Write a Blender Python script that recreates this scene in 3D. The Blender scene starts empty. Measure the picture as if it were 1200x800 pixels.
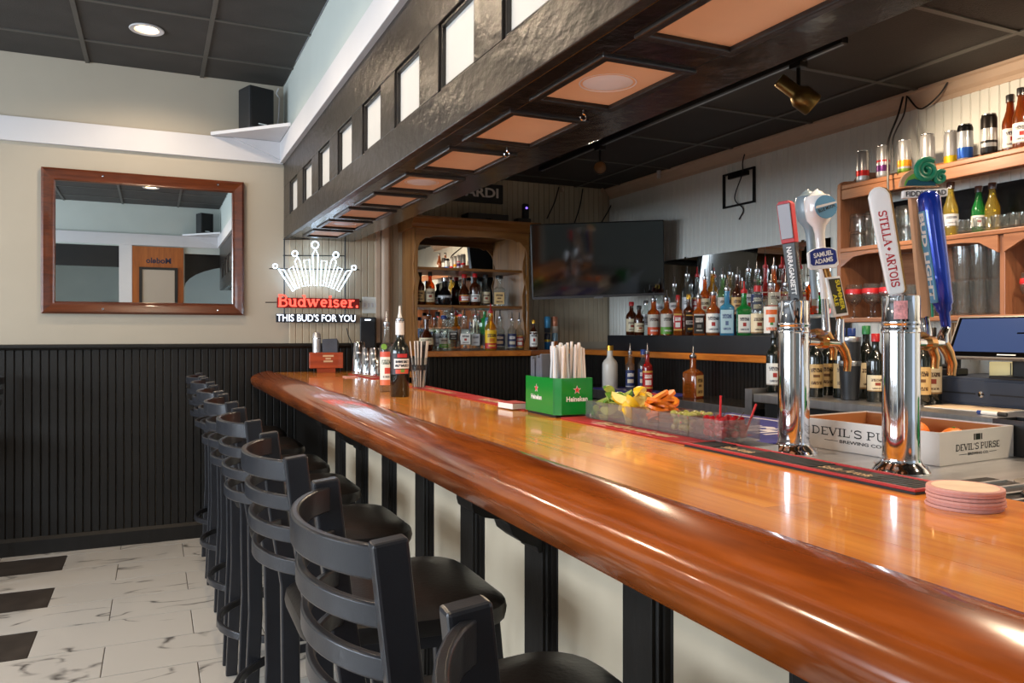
import bpy, bmesh, math, random
from mathutils import Vector, Matrix
random.seed(7)
S = bpy.context.scene
C = S.collection
pi = math.pi

# ------------------------------------------------------------------ camera
EYE, FPX, YAW = 1.33, 910.0, math.radians(24.7)
cam_d = bpy.data.cameras.new('camera')
cam = bpy.data.objects.new('camera', cam_d); C.objects.link(cam)
cam.location = (0, 0, EYE)
cam.rotation_euler = (pi/2, 0, -YAW)
cam_d.sensor_width = 36.0; cam_d.lens = FPX/1200*36.0
cam_d.shift_y = -9/1200
cam_d.clip_start = 0.02
S.camera = cam

# ------------------------------------------------------------------ world, exposure
S.view_settings.view_transform = 'Standard'; S.view_settings.look = 'None'
S.view_settings.gamma = 1; S.view_settings.use_curve_mapping = False
S.view_settings.exposure = 0.12
try:
    S.cycles.transparent_max_bounces = 24
    S.cycles.sample_clamp_indirect = 4
except Exception: pass
W = bpy.data.worlds.new('sky'); S.world = W; W.use_nodes = True
bg = W.node_tree.nodes['Background']
bg.inputs[0].default_value = (0.72, 0.84, 1.0, 1); bg.inputs[1].default_value = 1.0

def area(name, loc, rot, sx, sy, power, col, spread=pi):
    l = bpy.data.lights.new(name, 'AREA'); l.shape = 'RECTANGLE'; l.size = sx; l.size_y = sy
    l.energy = power; l.color = col; l.spread = spread
    o = bpy.data.objects.new(name, l); C.objects.link(o); o.location = loc; o.rotation_euler = rot
    return o
def spot(name, loc, aim, power, col, ang=100, blend=0.6, rad=0.05):
    l = bpy.data.lights.new(name, 'SPOT'); l.energy = power; l.color = col
    l.spot_size = math.radians(ang); l.spot_blend = blend; l.shadow_soft_size = rad
    o = bpy.data.objects.new(name, l); C.objects.link(o); o.location = loc
    o.rotation_euler = (Vector(aim) - Vector(loc)).to_track_quat('-Z', 'Y').to_euler()
    return o
DAY = (0.80, 0.90, 1.0); WARM = (1.0, 0.78, 0.55)
WIN_L = [(0.35, 1.0), (1.75, 1.5), (3.5, 1.4)]          # dining-room windows in the left wall: centre y, width
for yc, w in WIN_L:
    area('daylight', (-4.63, yc, 1.75), (0, -pi/2, 0), 1.6, w-0.1, 105*w/1.4, DAY)
area('daylight', (-3.2, -4.63, 1.55), (pi/2, 0, 0), 2.0, 1.6, 70, DAY)     # front window of the entry room

# ------------------------------------------------------------------ back-projection: photo pixel -> point on a real plane
sA, cA = math.sin(YAW), math.cos(YAW)
def at(px, py=391, x=None, y=None, z=None, d=None):
    u = (px-600)/FPX; v = (py-391)/FPX
    rx, ry, rz = sA+cA*u, cA-sA*u, -v
    if x is not None: d = x/rx
    elif y is not None: d = y/ry
    elif z is not None: d = (z-EYE)/rz
    return Vector((rx*d, ry*d, EYE+rz*d))

# ------------------------------------------------------------------ materials
MATS = {}
def nt(name):
    m = bpy.data.materials.new(name); m.use_nodes = True
    t = m.node_tree; b = t.nodes['Principled BSDF']
    return m, t, b
def lin(c):
    return tuple(((v/255)/12.92 if v/255 <= 0.04045 else (((v/255)+0.055)/1.055)**2.4) for v in c) + (1,)
def mat(name, rgb, rough=0.5, metal=0.0, coat=0.0, noise=0.0, nscale=8, bump=0.0, bscale=60, spec=0.5, emit=None, es=0, stretch=(1,1,1)):
    """plain painted / metal / plastic material; rgb in sRGB 0-255, with soft mottling and fine relief"""
    if name in MATS: return MATS[name]
    m, t, b = nt(name); N, L = t.nodes, t.links
    c = lin(rgb)
    b.inputs['Base Color'].default_value = c
    b.inputs['Roughness'].default_value = rough; b.inputs['Metallic'].default_value = metal
    b.inputs['Coat Weight'].default_value = coat; b.inputs['Coat Roughness'].default_value = 0.06
    b.inputs['Specular IOR Level'].default_value = spec
    if emit:
        b.inputs['Emission Color'].default_value = lin(emit); b.inputs['Emission Strength'].default_value = es
    if noise or bump:
        tc = N.new('ShaderNodeTexCoord'); mp = N.new('ShaderNodeMapping'); mp.inputs['Scale'].default_value = stretch
        L.new(tc.outputs['Object'], mp.inputs[0])
    if noise:
        n = N.new('ShaderNodeTexNoise'); n.inputs['Scale'].default_value = nscale; n.inputs['Detail'].default_value = 6
        L.new(mp.outputs[0], n.inputs['Vector'])
        r = N.new('ShaderNodeValToRGB')
        r.color_ramp.elements[0].position = 0.3; r.color_ramp.elements[1].position = 0.7
        r.color_ramp.elements[0].color = tuple(v*(1-noise) for v in c[:3])+(1,)
        r.color_ramp.elements[1].color = tuple(min(1, v*(1+noise)) for v in c[:3])+(1,)
        L.new(n.outputs[0], r.inputs[0]); L.new(r.outputs[0], b.inputs['Base Color'])
    if bump:
        n2 = N.new('ShaderNodeTexNoise'); n2.inputs['Scale'].default_value = bscale; n2.inputs['Detail'].default_value = 4
        L.new(mp.outputs[0], n2.inputs['Vector'])
        bp = N.new('ShaderNodeBump'); bp.inputs['Strength'].default_value = bump; bp.inputs['Distance'].default_value = 0.01
        L.new(n2.outputs[0], bp.inputs['Height']); L.new(bp.outputs[0], b.inputs['Normal'])
    MATS[name] = m; return m

def wood(name, dark, light, scale=(30, 1.5, 30), rough=0.3, coat=0.0, grain=0.9, bump=0.05, rnd=0.25):
    """stained wood, long grain along the axis with the small scale, a little tone change from piece to piece"""
    if name in MATS: return MATS[name]
    m, t, b = nt(name); N, L = t.nodes, t.links
    tc = N.new('ShaderNodeTexCoord'); oi = N.new('ShaderNodeObjectInfo')
    mp = N.new('ShaderNodeMapping'); mp.inputs['Scale'].default_value = scale
    L.new(tc.outputs['Object'], mp.inputs[0])
    ad = N.new('ShaderNodeVectorMath'); ad.operation = 'ADD'
    sc = N.new('ShaderNodeVectorMath'); sc.operation = 'SCALE'; sc.inputs[3].default_value = 37
    cb = N.new('ShaderNodeCombineXYZ')
    L.new(oi.outputs['Random'], cb.inputs[0]); L.new(oi.outputs['Random'], cb.inputs[2])
    L.new(cb.outputs[0], sc.inputs[0]); L.new(mp.outputs[0], ad.inputs[0]); L.new(sc.outputs[0], ad.inputs[1])
    n = N.new('ShaderNodeTexNoise'); n.inputs['Scale'].default_value = 1.0; n.inputs['Detail'].default_value = 8; n.inputs['Distortion'].default_value = 0.6
    L.new(ad.outputs[0], n.inputs['Vector'])
    r = N.new('ShaderNodeValToRGB'); e = r.color_ramp.elements
    e[0].position = 0.5-0.3*grain*0.5-0.08; e[1].position = 0.5+0.3*grain*0.5+0.08
    e[0].color = lin(dark); e[1].color = lin(light)
    nf = N.new('ShaderNodeTexNoise'); nf.inputs['Scale'].default_value = 5.0; nf.inputs['Detail'].default_value = 4; L.new(ad.outputs[0], nf.inputs['Vector'])
    mf = N.new('ShaderNodeMix'); mf.inputs[0].default_value = 0.3; L.new(n.outputs[0], mf.inputs[2]); L.new(nf.outputs[0], mf.inputs[3])
    L.new(mf.outputs[0], r.inputs[0])
    hv = N.new('ShaderNodeHueSaturation')
    mr = N.new('ShaderNodeMapRange'); mr.inputs[3].default_value = 1-rnd; mr.inputs[4].default_value = 1+rnd
    L.new(oi.outputs['Random'], mr.inputs[0]); L.new(mr.outputs[0], hv.inputs['Value']); L.new(r.outputs[0], hv.inputs['Color'])
    L.new(hv.outputs[0], b.inputs['Base Color'])
    b.inputs['Roughness'].default_value = rough; b.inputs['Coat Weight'].default_value = coat; b.inputs['Coat Roughness'].default_value = 0.05
    bp = N.new('ShaderNodeBump'); bp.inputs['Strength'].default_value = bump; bp.inputs['Distance'].default_value = 0.005
    L.new(n.outputs[0], bp.inputs['Height']); L.new(bp.outputs[0], b.inputs['Normal'])
    MATS[name] = m; return m

def glass(name, rgb, opac=0.1, rough=0.03):
    """glass vessel: tinted see-through body, deeper tint where the wall is seen edge-on, mirror-like skin (Fresnel)"""
    if name in MATS: return MATS[name]
    m, t, b = nt(name); N, L = t.nodes, t.links
    c = lin(rgb)
    b.inputs['Base Color'].default_value = c; b.inputs['Roughness'].default_value = 0.25
    lw = N.new('ShaderNodeLayerWeight'); lw.inputs[0].default_value = 0.5
    pw = N.new('ShaderNodeMath'); pw.operation = 'POWER'; pw.inputs[1].default_value = 2.0; L.new(lw.outputs['Facing'], pw.inputs[0])
    cm = N.new('ShaderNodeMix'); cm.data_type = 'RGBA'; cm.inputs[6].default_value = c; cm.inputs[7].default_value = tuple(v*v*0.6 for v in c[:3])+(1,)
    L.new(pw.outputs[0], cm.inputs[0])
    tr = N.new('ShaderNodeBsdfTransparent'); L.new(cm.outputs[2], tr.inputs[0])
    m1 = N.new('ShaderNodeMixShader'); m1.inputs[0].default_value = opac; L.new(tr.outputs[0], m1.inputs[1]); L.new(b.outputs[0], m1.inputs[2])
    gl = N.new('ShaderNodeBsdfGlossy'); gl.inputs['Roughness'].default_value = rough; gl.inputs['Color'].default_value = (1, 1, 1, 1)
    p3 = N.new('ShaderNodeMath'); p3.operation = 'POWER'; p3.inputs[1].default_value = 3.5; L.new(lw.outputs['Facing'], p3.inputs[0])
    fr = N.new('ShaderNodeMath'); fr.operation = 'MULTIPLY_ADD'; fr.inputs[1].default_value = 0.6; fr.inputs[2].default_value = 0.045; L.new(p3.outputs[0], fr.inputs[0])
    m2 = N.new('ShaderNodeMixShader'); L.new(fr.outputs[0], m2.inputs[0]); L.new(m1.outputs[0], m2.inputs[1]); L.new(gl.outputs[0], m2.inputs[2])
    L.new(m2.outputs[0], N['Material Output'].inputs[0])
    MATS[name] = m; return m

def printed(name, base, items, rough=0.45):
    """printed label on a curved patch: (kind, z0, z1, half width, colour); kinds: band, text (broken into letters)"""
    if name in MATS: return MATS[name]
    m, t, b = nt(name); N, L = t.nodes, t.links
    tc = N.new('ShaderNodeTexCoord'); sp = N.new('ShaderNodeSeparateXYZ'); L.new(tc.outputs['Generated'], sp.inputs[0])
    def mt(op, a, b_):
        q = N.new('ShaderNodeMath'); q.operation = op
        for i, v in enumerate((a, b_)):
            if isinstance(v, (int, float)): q.inputs[i].default_value = v
            else: L.new(v, q.inputs[i])
        return q.outputs[0]
    ax = mt('ABSOLUTE', mt('SUBTRACT', sp.outputs[0], .5), 0)
    mp = N.new('ShaderNodeMapping'); mp.inputs['Scale'].default_value = (26, 0, 9); L.new(tc.outputs['Generated'], mp.inputs[0])
    nz = N.new('ShaderNodeTexNoise'); nz.inputs['Scale'].default_value = 1.0; nz.inputs['Detail'].default_value = 1; L.new(mp.outputs[0], nz.inputs['Vector'])
    ink = mt('GREATER_THAN', nz.outputs[0], .44)
    cur = None
    for kind, z0, z1, hw, col in items:
        k = mt('MULTIPLY', mt('MULTIPLY', mt('GREATER_THAN', sp.outputs[2], z0), mt('LESS_THAN', sp.outputs[2], z1)), mt('LESS_THAN', ax, hw))
        if kind == 'text': k = mt('MULTIPLY', k, ink)
        mx = N.new('ShaderNodeMix'); mx.data_type = 'RGBA'; L.new(k, mx.inputs[0])
        if cur is None: mx.inputs[6].default_value = lin(base)
        else: L.new(cur, mx.inputs[6])
        mx.inputs[7].default_value = lin(col); cur = mx.outputs[2]
    if cur is not None: L.new(cur, b.inputs['Base Color'])
    else: b.inputs['Base Color'].default_value = lin(base)
    b.inputs['Roughness'].default_value = rough
    MATS[name] = m; return m

def bands(name, stops, rough=0.45, axis=2, metal=0.0):
    """printed label: flat colour bands up the height of the piece (constant steps)"""
    if name in MATS: return MATS[name]
    m, t, b = nt(name); N, L = t.nodes, t.links
    tc = N.new('ShaderNodeTexCoord'); sp = N.new('ShaderNodeSeparateXYZ'); L.new(tc.outputs['Generated'], sp.inputs[0])
    r = N.new('ShaderNodeValToRGB'); r.color_ramp.interpolation = 'CONSTANT'
    e = r.color_ramp.elements
    while len(e) < len(stops): e.new(0.99)
    for i, (p, c) in enumerate(stops): e[i].position = p; e[i].color = lin(c)
    L.new(sp.outputs[axis], r.inputs[0]); L.new(r.outputs[0], b.inputs['Base Color'])
    b.inputs['Roughness'].default_value = rough; b.inputs['Metallic'].default_value = metal
    MATS[name] = m; return m

def emission(name, rgb, s):
    if name in MATS: return MATS[name]
    m, t, b = nt(name)
    b.inputs['Base Color'].default_value = (0, 0, 0, 1)
    b.inputs['Emission Color'].default_value = lin(rgb); b.inputs['Emission Strength'].default_value = s
    MATS[name] = m; return m

# ------------------------------------------------------------------ mesh building
class MB:
    def __init__(s): s.v = []; s.f = []
    def add(s, vs, fs):
        k = len(s.v); s.v += [tuple(v) for v in vs]; s.f += [tuple(i+k for i in f) for f in fs]; return s
    def box(s, x0, x1, y0, y1, z0, z1, M=None):
        vs = [Vector((x, y, z)) for x in (x0, x1) for y in (y0, y1) for z in (z0, z1)]
        if M is not None: vs = [M @ v for v in vs]
        return s.add(vs, [(0,1,3,2), (4,6,7,5), (0,4,5,1), (2,3,7,6), (0,2,6,4), (1,5,7,3)])
    def cbox(s, c, sz, M=None):
        return s.box(c[0]-sz[0]/2, c[0]+sz[0]/2, c[1]-sz[1]/2, c[1]+sz[1]/2, c[2]-sz[2]/2, c[2]+sz[2]/2, M)
    def lathe(s, prof, n=16, M=None, sq=None, sqmin=0, span=None):
        """prof [(r,z)]; sq = superellipse exponent for square-shouldered vessels where r > sqmin"""
        rings = []; vs = []; fs = []
        for r, z in prof:
            if r < 1e-6: rings.append([len(vs)]); vs.append(Vector((0, 0, z))); continue
            ids = []
            for k in range(n if span is None else n+1):
                a = 2*pi*(k+0.5)/n if span is None else -pi/2-span+2*span*k/n; q = 1.0
                if sq and r > sqmin: q = 1.0/((abs(math.cos(a))**sq+abs(math.sin(a))**sq)**(1.0/sq))
                ids.append(len(vs)); vs.append(Vector((r*q*math.cos(a), r*q*math.sin(a), z)))
            rings.append(ids)
        for A, B in zip(rings, rings[1:]):
            if len(A) == 1 and len(B) == 1: continue
            for k in range(n):
                j = (k+1) % n if span is None else k+1
                if len(A) == 1: fs.append((A[0], B[j], B[k]))
                elif len(B) == 1: fs.append((A[k], A[j], B[0]))
                else: fs.append((A[k], A[j], B[j], B[k]))
        if M is not None: vs = [M @ v for v in vs]
        return s.add(vs, fs)
    def cyl(s, r, z0, z1, n=16, M=None, r2=None):
        r2 = r if r2 is None else r2
        return s.lathe([(0, z0), (r, z0), (r2, z1), (0, z1)], n, M)
    def prism(s, poly, a0, a1, axis='y', M=None):
        """2D outline extruded along an axis; outline coords are the other two axes in order"""
        n = len(poly); vs = []
        for a in (a0, a1):
            for p, q in poly:
                vs.append(Vector({'x': (a, p, q), 'y': (p, a, q), 'z': (p, q, a)}[axis]))
        if M is not None: vs = [M @ v for v in vs]
        fs = [tuple(range(n)), tuple(range(2*n-1, n-1, -1))]
        for k in range(n):
            j = (k+1) % n; fs.append((k, n+k, n+j, j))
        return s.add(vs, fs)
    def tube(s, pts, r, n=8, closed=False, flat=None, M=None):
        """tube along a polyline; r number or per-point list; flat=(w,h,up) gives a rectangular bar"""
        pts = [Vector(p) for p in pts]; m = len(pts); rings = []; vs = []
        up0 = Vector(flat[2]) if flat else None
        prev = None
        for i, p in enumerate(pts):
            if closed: d = pts[(i+1) % m]-pts[i-1]
            else: d = pts[min(i+1, m-1)]-pts[max(i-1, 0)]
            d.normalize()
            if flat:
                u = up0; w = d.cross(u).normalized(); u = w.cross(d).normalized()
                offs = [w*a+u*b for a, b in ((-flat[0]/2, -flat[1]/2), (flat[0]/2, -flat[1]/2), (flat[0]/2, flat[1]/2), (-flat[0]/2, flat[1]/2))]
            else:
                if prev is None:
                    h = Vector((0, 0, 1)) if abs(d.z) < 0.9 else Vector((1, 0, 0))
                    w = d.cross(h).normalized()
                else: w = (prev - d*prev.dot(d)).normalized()
                prev = w; u = w.cross(d).normalized(); rr = r[i] if isinstance(r, (list, tuple)) else r
                offs = [(w*math.cos(2*pi*k/n)+u*math.sin(2*pi*k/n))*rr for k in range(n)]
            rings.append([len(vs)+k for k in range(len(offs))]); vs += [p+o for o in offs]
        q = len(rings[0]); fs = []
        for i in range(m if closed else m-1):
            A, B = rings[i], rings[(i+1) % m]
            for k in range(q): fs.append((A[k], A[(k+1) % q], B[(k+1) % q], B[k]))
        if not closed: fs += [tuple(reversed(rings[0])), tuple(rings[-1])]
        if M is not None: vs = [M @ v for v in vs]
        return s.add(vs, fs)
    def mesh(s, name, smooth=False):
        me = bpy.data.meshes.new(name); me.from_pydata(s.v, [], s.f); me.update()
        bm = bmesh.new(); bm.from_mesh(me); bmesh.ops.recalc_face_normals(bm, faces=bm.faces)
        if smooth:
            for f in bm.faces: f.smooth = True
            for e in bm.edges:
                if len(e.link_faces) == 2 and e.calc_face_angle(0) > 0.7: e.smooth = False
        bm.to_mesh(me); bm.free(); return me
    def build(s, name, m, parent=None, smooth=False, bevel=0, loc=None, seg=2):
        return link(name, s.mesh(name, smooth), m, parent, bevel, loc, seg)
def link(name, me, m, parent=None, bevel=0, loc=None, seg=2):
    o = bpy.data.objects.new(name, me); C.objects.link(o)
    if m is not None:
        if not me.materials: me.materials.append(m)
        elif me.materials[0] is not m:
            o.material_slots[0].link = 'OBJECT'; o.material_slots[0].material = m
    if parent is not None: o.parent = parent
    if loc is not None: o.location = loc
    if bevel:
        b = o.modifiers.new('bevel', 'BEVEL'); b.width = bevel; b.segments = seg; b.limit_method = 'ANGLE'; b.angle_limit = 0.6
        b.harden_normals = False
    return o
def tag(o, label, cat=None, group=None, kind=None):
    if label: o['label'] = label
    if cat: o['category'] = cat
    if group: o['group'] = group
    if kind: o['kind'] = kind
    return o
def thing(name, label, cat, loc=(0, 0, 0), rz=0, group=None):
    o = bpy.data.objects.new(name, None); C.objects.link(o); o.empty_display_size = 0.1
    o.location = loc; o.rotation_euler = (0, 0, rz)
    return tag(o, label, cat, group)
def struct(name, mb, m, label=None, **k):
    o = mb.build(name, m, **k); o['kind'] = 'structure'
    if label: o['label'] = label
    return o
def copy_tree(o, parent=None):
    c = o.copy(); C.objects.link(c); c.parent = parent
    for ch in list(o.children): copy_tree(ch, c)
    return c
def arc(cx, cy, rx, ry, a0, a1, n=8):
    return [(cx+rx*math.cos(math.radians(a0+(a1-a0)*i/n)), cy+ry*math.sin(math.radians(a0+(a1-a0)*i/n))) for i in range(n+1)]
def rrect(x0, x1, y0, y1, r, n=4):
    return arc(x1-r, y1-r, r, r, 0, 90, n)+arc(x0+r, y1-r, r, r, 90, 180, n)+arc(x0+r, y0+r, r, r, 180, 270, n)+arc(x1-r, y0+r, r, r, 270, 360, n)

# ------------------------------------------------------------------ lettering
def frame_M(o, right, up):
    """matrix with local x along right, local y along up, origin o"""
    r = Vector(right).normalized(); u = Vector(up); u = (u-r*u.dot(r)).normalized(); n = r.cross(u)
    return Matrix(((r.x, u.x, n.x, o[0]), (r.y, u.y, n.y, o[1]), (r.z, u.z, n.z, o[2]), (0, 0, 0, 1)))
def text(body, width, height, m, parent, o, right, up, name='lettering', bold=0.0, depth=0.0004, spacing=1.0):
    """sans lettering fitted into width x height, centred on o, in the plane right/up (parent's space)"""
    cu = bpy.data.curves.new('t', 'FONT'); cu.body = body; cu.size = 1; cu.offset = bold; cu.extrude = 0.0; cu.space_character = spacing
    cu.align_x = 'CENTER'; cu.resolution_u = 3
    ob = bpy.data.objects.new('t', cu); C.objects.link(ob)
    dg = bpy.context.evaluated_depsgraph_get()
    me = bpy.data.meshes.new_from_object(ob.evaluated_get(dg))
    bpy.data.objects.remove(ob); bpy.data.curves.remove(cu)
    me.name = name; me.materials.clear()
    xs = [v.co.x for v in me.vertices]; ys = [v.co.y for v in me.vertices]
    x0, x1, y0, y1 = min(xs), max(xs), min(ys), max(ys)
    fx = width/(x1-x0); fy = height/(y1-y0) if height else fx
    M = frame_M(o, right, up)
    for v in me.vertices:
        v.co = M @ Vector(((v.co.x-(x0+x1)/2)*fx, (v.co.y-(y0+y1)/2)*fy, depth))
    return link(name, me, m, parent)
SER = 0.09
def slab(x, y, w=0.34): return ([(x-w/2, y), (x+w/2, y)], SER)
T, H_ = 0.2, 0.1
def glyphs():
    S5 = arc(.42, .73, .28, .22, 25, 90, 4)+arc(.42, .73, .30, .22, 90, 230, 6)[1:]+arc(.44, .27, .30, .22, 50, -90, 6)+arc(.42, .27, .32, .22, -90, -155, 4)[1:]
    G = {
     'A': (.95, [([(.1, 0), (.46, 1)], H_), ([(.46, 1), (.84, 0)], T), ([(.22, .34), (.70, .34)], .08), slab(.1, .04, .28), slab(.84, .04, .32)]),
     'B': (.86, [([(.2, 0), (.2, 1)], T), ([(.05, .96), (.45, .96)]+arc(.47, .75, .24, .21, 80, -80, 6)+[(.2, .53)], .12), ([(.2, .53), (.47, .53)]+arc(.49, .28, .28, .24, 80, -80, 6)+[(.05, .04)], .13)]),
     'D': (.95, [([(.2, 0), (.2, 1)], T), ([(.05, .96), (.4, .96)]+arc(.42, .5, .4, .46, 80, -80, 8)+[(.05, .04)], .13)]),
     'E': (.82, [([(.2, 0), (.2, 1)], T), ([(.05, .96), (.72, .96), (.72, .76)], SER), ([(.2, .5), (.55, .5)], SER), ([(.05, .04), (.75, .04), (.75, .26)], SER)]),
     'I': (.46, [([(.22, 0), (.22, 1)], T), slab(.22, .04, .4), slab(.22, .96, .4)]),
     'L': (.78, [([(.2, 0), (.2, 1)], T), slab(.2, .96, .36), ([(.05, .04), (.72, .04), (.72, .3)], SER)]),
     'O': (.98, [(arc(.48, .5, .37, .44, 0, 360, 16), .15)]),
     'P': (.84, [([(.2, 0), (.2, 1)], T), slab(.2, .04, .36), ([(.05, .96), (.45, .96)]+arc(.47, .71, .26, .25, 80, -80, 6)+[(.2, .46)], .12)]),
     'R': (.95, [([(.2, 0), (.2, 1)], T), slab(.2, .04, .36), ([(.05, .96), (.45, .96)]+arc(.47, .73, .25, .23, 80, -80, 6)+[(.2, .5)], .12), ([(.42, .5), (.78, .04), (.92, .04)], .16)]),
     'S': (.82, [(S5, .15), ([(.72, .98), (.72, .72)], .07), ([(.1, .28), (.1, .02)], .07)]),
     'T': (.86, [([(.42, 0), (.42, 1)], T), ([(.06, .74), (.06, .96), (.78, .96), (.78, .74)], SER), slab(.42, .04, .36)]),
     'U': (.95, [([(.2, 1), (.2, .35)]+arc(.46, .32, .26, .27, 180, 360, 8)+[(.72, 1)], .15), slab(.2, .96, .34), slab(.72, .96, .3)]),
     'V': (.92, [([(.1, 1), (.45, 0)], T), ([(.45, 0), (.8, 1)], H_), slab(.1, .96, .32), slab(.8, .96, .28)]),
     "'": (.3, [([(.14, 1), (.12, .74)], .14)]), ' ': (.4, []), '.': (.34, [([(.08, .09), (.26, .09)], .19)]),
     'u': (.80, [([(.18, .64), (.18, .25)]+arc(.38, .25, .2, .18, 180, 320, 6)+[(.58, .28)], .14), ([(.6, .68), (.6, 0)], .17), slab(.12, .64, .22), slab(.54, .64, .2), slab(.66, .04, .2)]),
     'd': (.82, [(arc(.34, .33, .23, .28, 20, 340, 12), .14), ([(.6, 1), (.6, 0)], .17), slab(.53, .96, .24), slab(.66, .04, .2)]),
     'w': (1.12, [([(.1, .66), (.32, .04)], .16), ([(.32, .04), (.54, .62)], .09), ([(.52, .66), (.74, .04)], .16), ([(.74, .04), (.96, .66)], .09), slab(.1, .64, .28), slab(.54, .64, .28), slab(.96, .64, .26)]),
     'e': (.72, [([(.14, .36), (.58, .36)]+arc(.36, .34, .23, .28, 5, 310, 12), .13)]),
     'i': (.42, [([(.2, .66), (.2, 0)], .17), slab(.15, .64, .22), slab(.2, .04, .38), ([(.1, .9), (.3, .9)], .18)]),
     's': (.62, [(arc(.3, .49, .19, .14, 20, 230, 8)+arc(.3, .2, .2, .15, 50, -160, 8), .13)]),
     'r': (.66, [([(.2, .66), (.2, 0)], .17), slab(.14, .64, .22), slab(.22, .04, .4), ([(.2, .4)]+arc(.45, .42, .2, .2, 160, 50, 4), .14)]),
    }
    return G
GL = glyphs()
def serif(body, width, height, m, parent, o, right, up, name='lettering', depth=0.0004, thick=0.0, fat=1.0):
    """slab-serif lettering drawn stroke by stroke, fitted and centred like text()"""
    x = 0; items = []
    for ch in body:
        w, st = GL[ch]; items.append((x, st)); x += w
    fx = width/x; M = frame_M(o, right, up); mb = MB()
    for ox, st in items:
        for pts, w in st:
            P = [Vector(((p[0]+ox-x/2)*fx, (p[1]-0.5)*height, depth)) for p in pts]; ww = w*height*fat
            n = len(P); Ls = []; Rs = []
            for i, p in enumerate(P):
                d = (P[min(i+1, n-1)]-P[max(i-1, 0)]).normalized(); q = Vector((-d.y, d.x, 0))*ww/2
                if 0 < i < n-1:
                    a = (P[i]-P[i-1]).normalized(); b = (P[i+1]-P[i]).normalized(); k = max(0.5, math.sqrt(max(0, (1+a.dot(b))/2))); q = q/k
                Ls.append(p+q); Rs.append(p-q)
            if thick:
                up3 = Vector((0, 0, thick)); vs = Ls+Rs+[v+up3 for v in Ls]+[v+up3 for v in Rs]; fs = []
                for i in range(n-1):
                    fs += [(2*n+i, 2*n+i+1, 3*n+i+1, 3*n+i), (i, n+i, n+i+1, i+1), (i, i+1, 2*n+i+1, 2*n+i), (n+i+1, n+i, 3*n+i, 3*n+i+1)]
                fs += [(0, 2*n, 3*n, n), (n-1, 2*n-1, 4*n-1, 3*n-1)]
            else:
                vs = Ls+Rs; fs = [(i, n+i, n+i+1, i+1) for i in range(n-1)]
            mb.add([M @ v for v in vs], fs)
    return mb.build(name, m, parent)
# ================================================================== the setting
YW, XR, XL, YB, ZC, ZB = 5.48, 3.41, -4.7, -0.30, 3.02, 2.52
M_wall = mat('wall_paint', (174, 165, 149), 0.75, noise=0.03, nscale=3, bump=0.04, bscale=220)
M_wallg = mat('upper_wall_paint', (190, 197, 192), 0.75, noise=0.03, nscale=3, bump=0.04, bscale=220)
M_white = mat('white_trim_paint', (206, 205, 208), 0.45, noise=0.02, nscale=5)
M_beadf = mat('warm_lit_beadboard_paint', (186, 172, 148), 0.5, noise=0.04, nscale=6)  # pale beadboard with the warm cast of the lighting mixed into its colour
M_bead = mat('pale_beadboard_paint', (224, 226, 220), 0.5, noise=0.04, nscale=6)
M_black = mat('black_board_paint', (21, 18, 15), 0.5, spec=0.35, noise=0.25, nscale=14, bump=0.15, bscale=40, stretch=(1, 1, .3))
M_blackf = mat('black_beam_paint', (32, 27, 24), 0.33, noise=0.3, nscale=9, bump=0.5, bscale=22, stretch=(1, .6, 1))
M_blacku = mat('black_underside_gloss', (32, 27, 24), 0.2, noise=0.3, nscale=9, bump=0.25, bscale=18)
M_tile = mat('black_ceiling_tile', (58, 56, 54), 0.8, noise=0.16, nscale=5, bump=0.3, bscale=160)
M_tbar = mat('ceiling_grid_paint', (78, 76, 72), 0.5, noise=0.1)
M_btile = mat('bar_ceiling_tile', (46, 42, 39), 0.75, noise=0.15, nscale=5, bump=0.3, bscale=160)
M_dark = mat('dark_void', (24, 22, 21), 0.7, noise=0.2)
M_peach = mat('peach_panel_paint', (234, 196, 162), 0.55, noise=0.03)
M_cream = mat('cream_panel_paint', (206, 193, 170), 0.5, noise=0.05, nscale=4)
M_fasc = mat('white_fascia_panel', (198, 194, 188), 0.5, noise=0.03, nscale=4)
M_crown = mat('crown_moulding_paint', (196, 172, 150), 0.5, noise=0.05)
M_steel = mat('brushed_steel', (202, 202, 204), 0.34, metal=1.0, noise=0.1, nscale=3, bump=0.06, bscale=40, stretch=(1, 12, 1))
M_chrome = mat('chrome', (224, 224, 228), 0.07, metal=1.0, noise=0.02)
M_blackp = mat('black_plastic', (24, 24, 26), 0.4, noise=0.1)
M_blackm = mat('black_metal', (20, 20, 21), 0.35, metal=0.3, noise=0.1)

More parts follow.
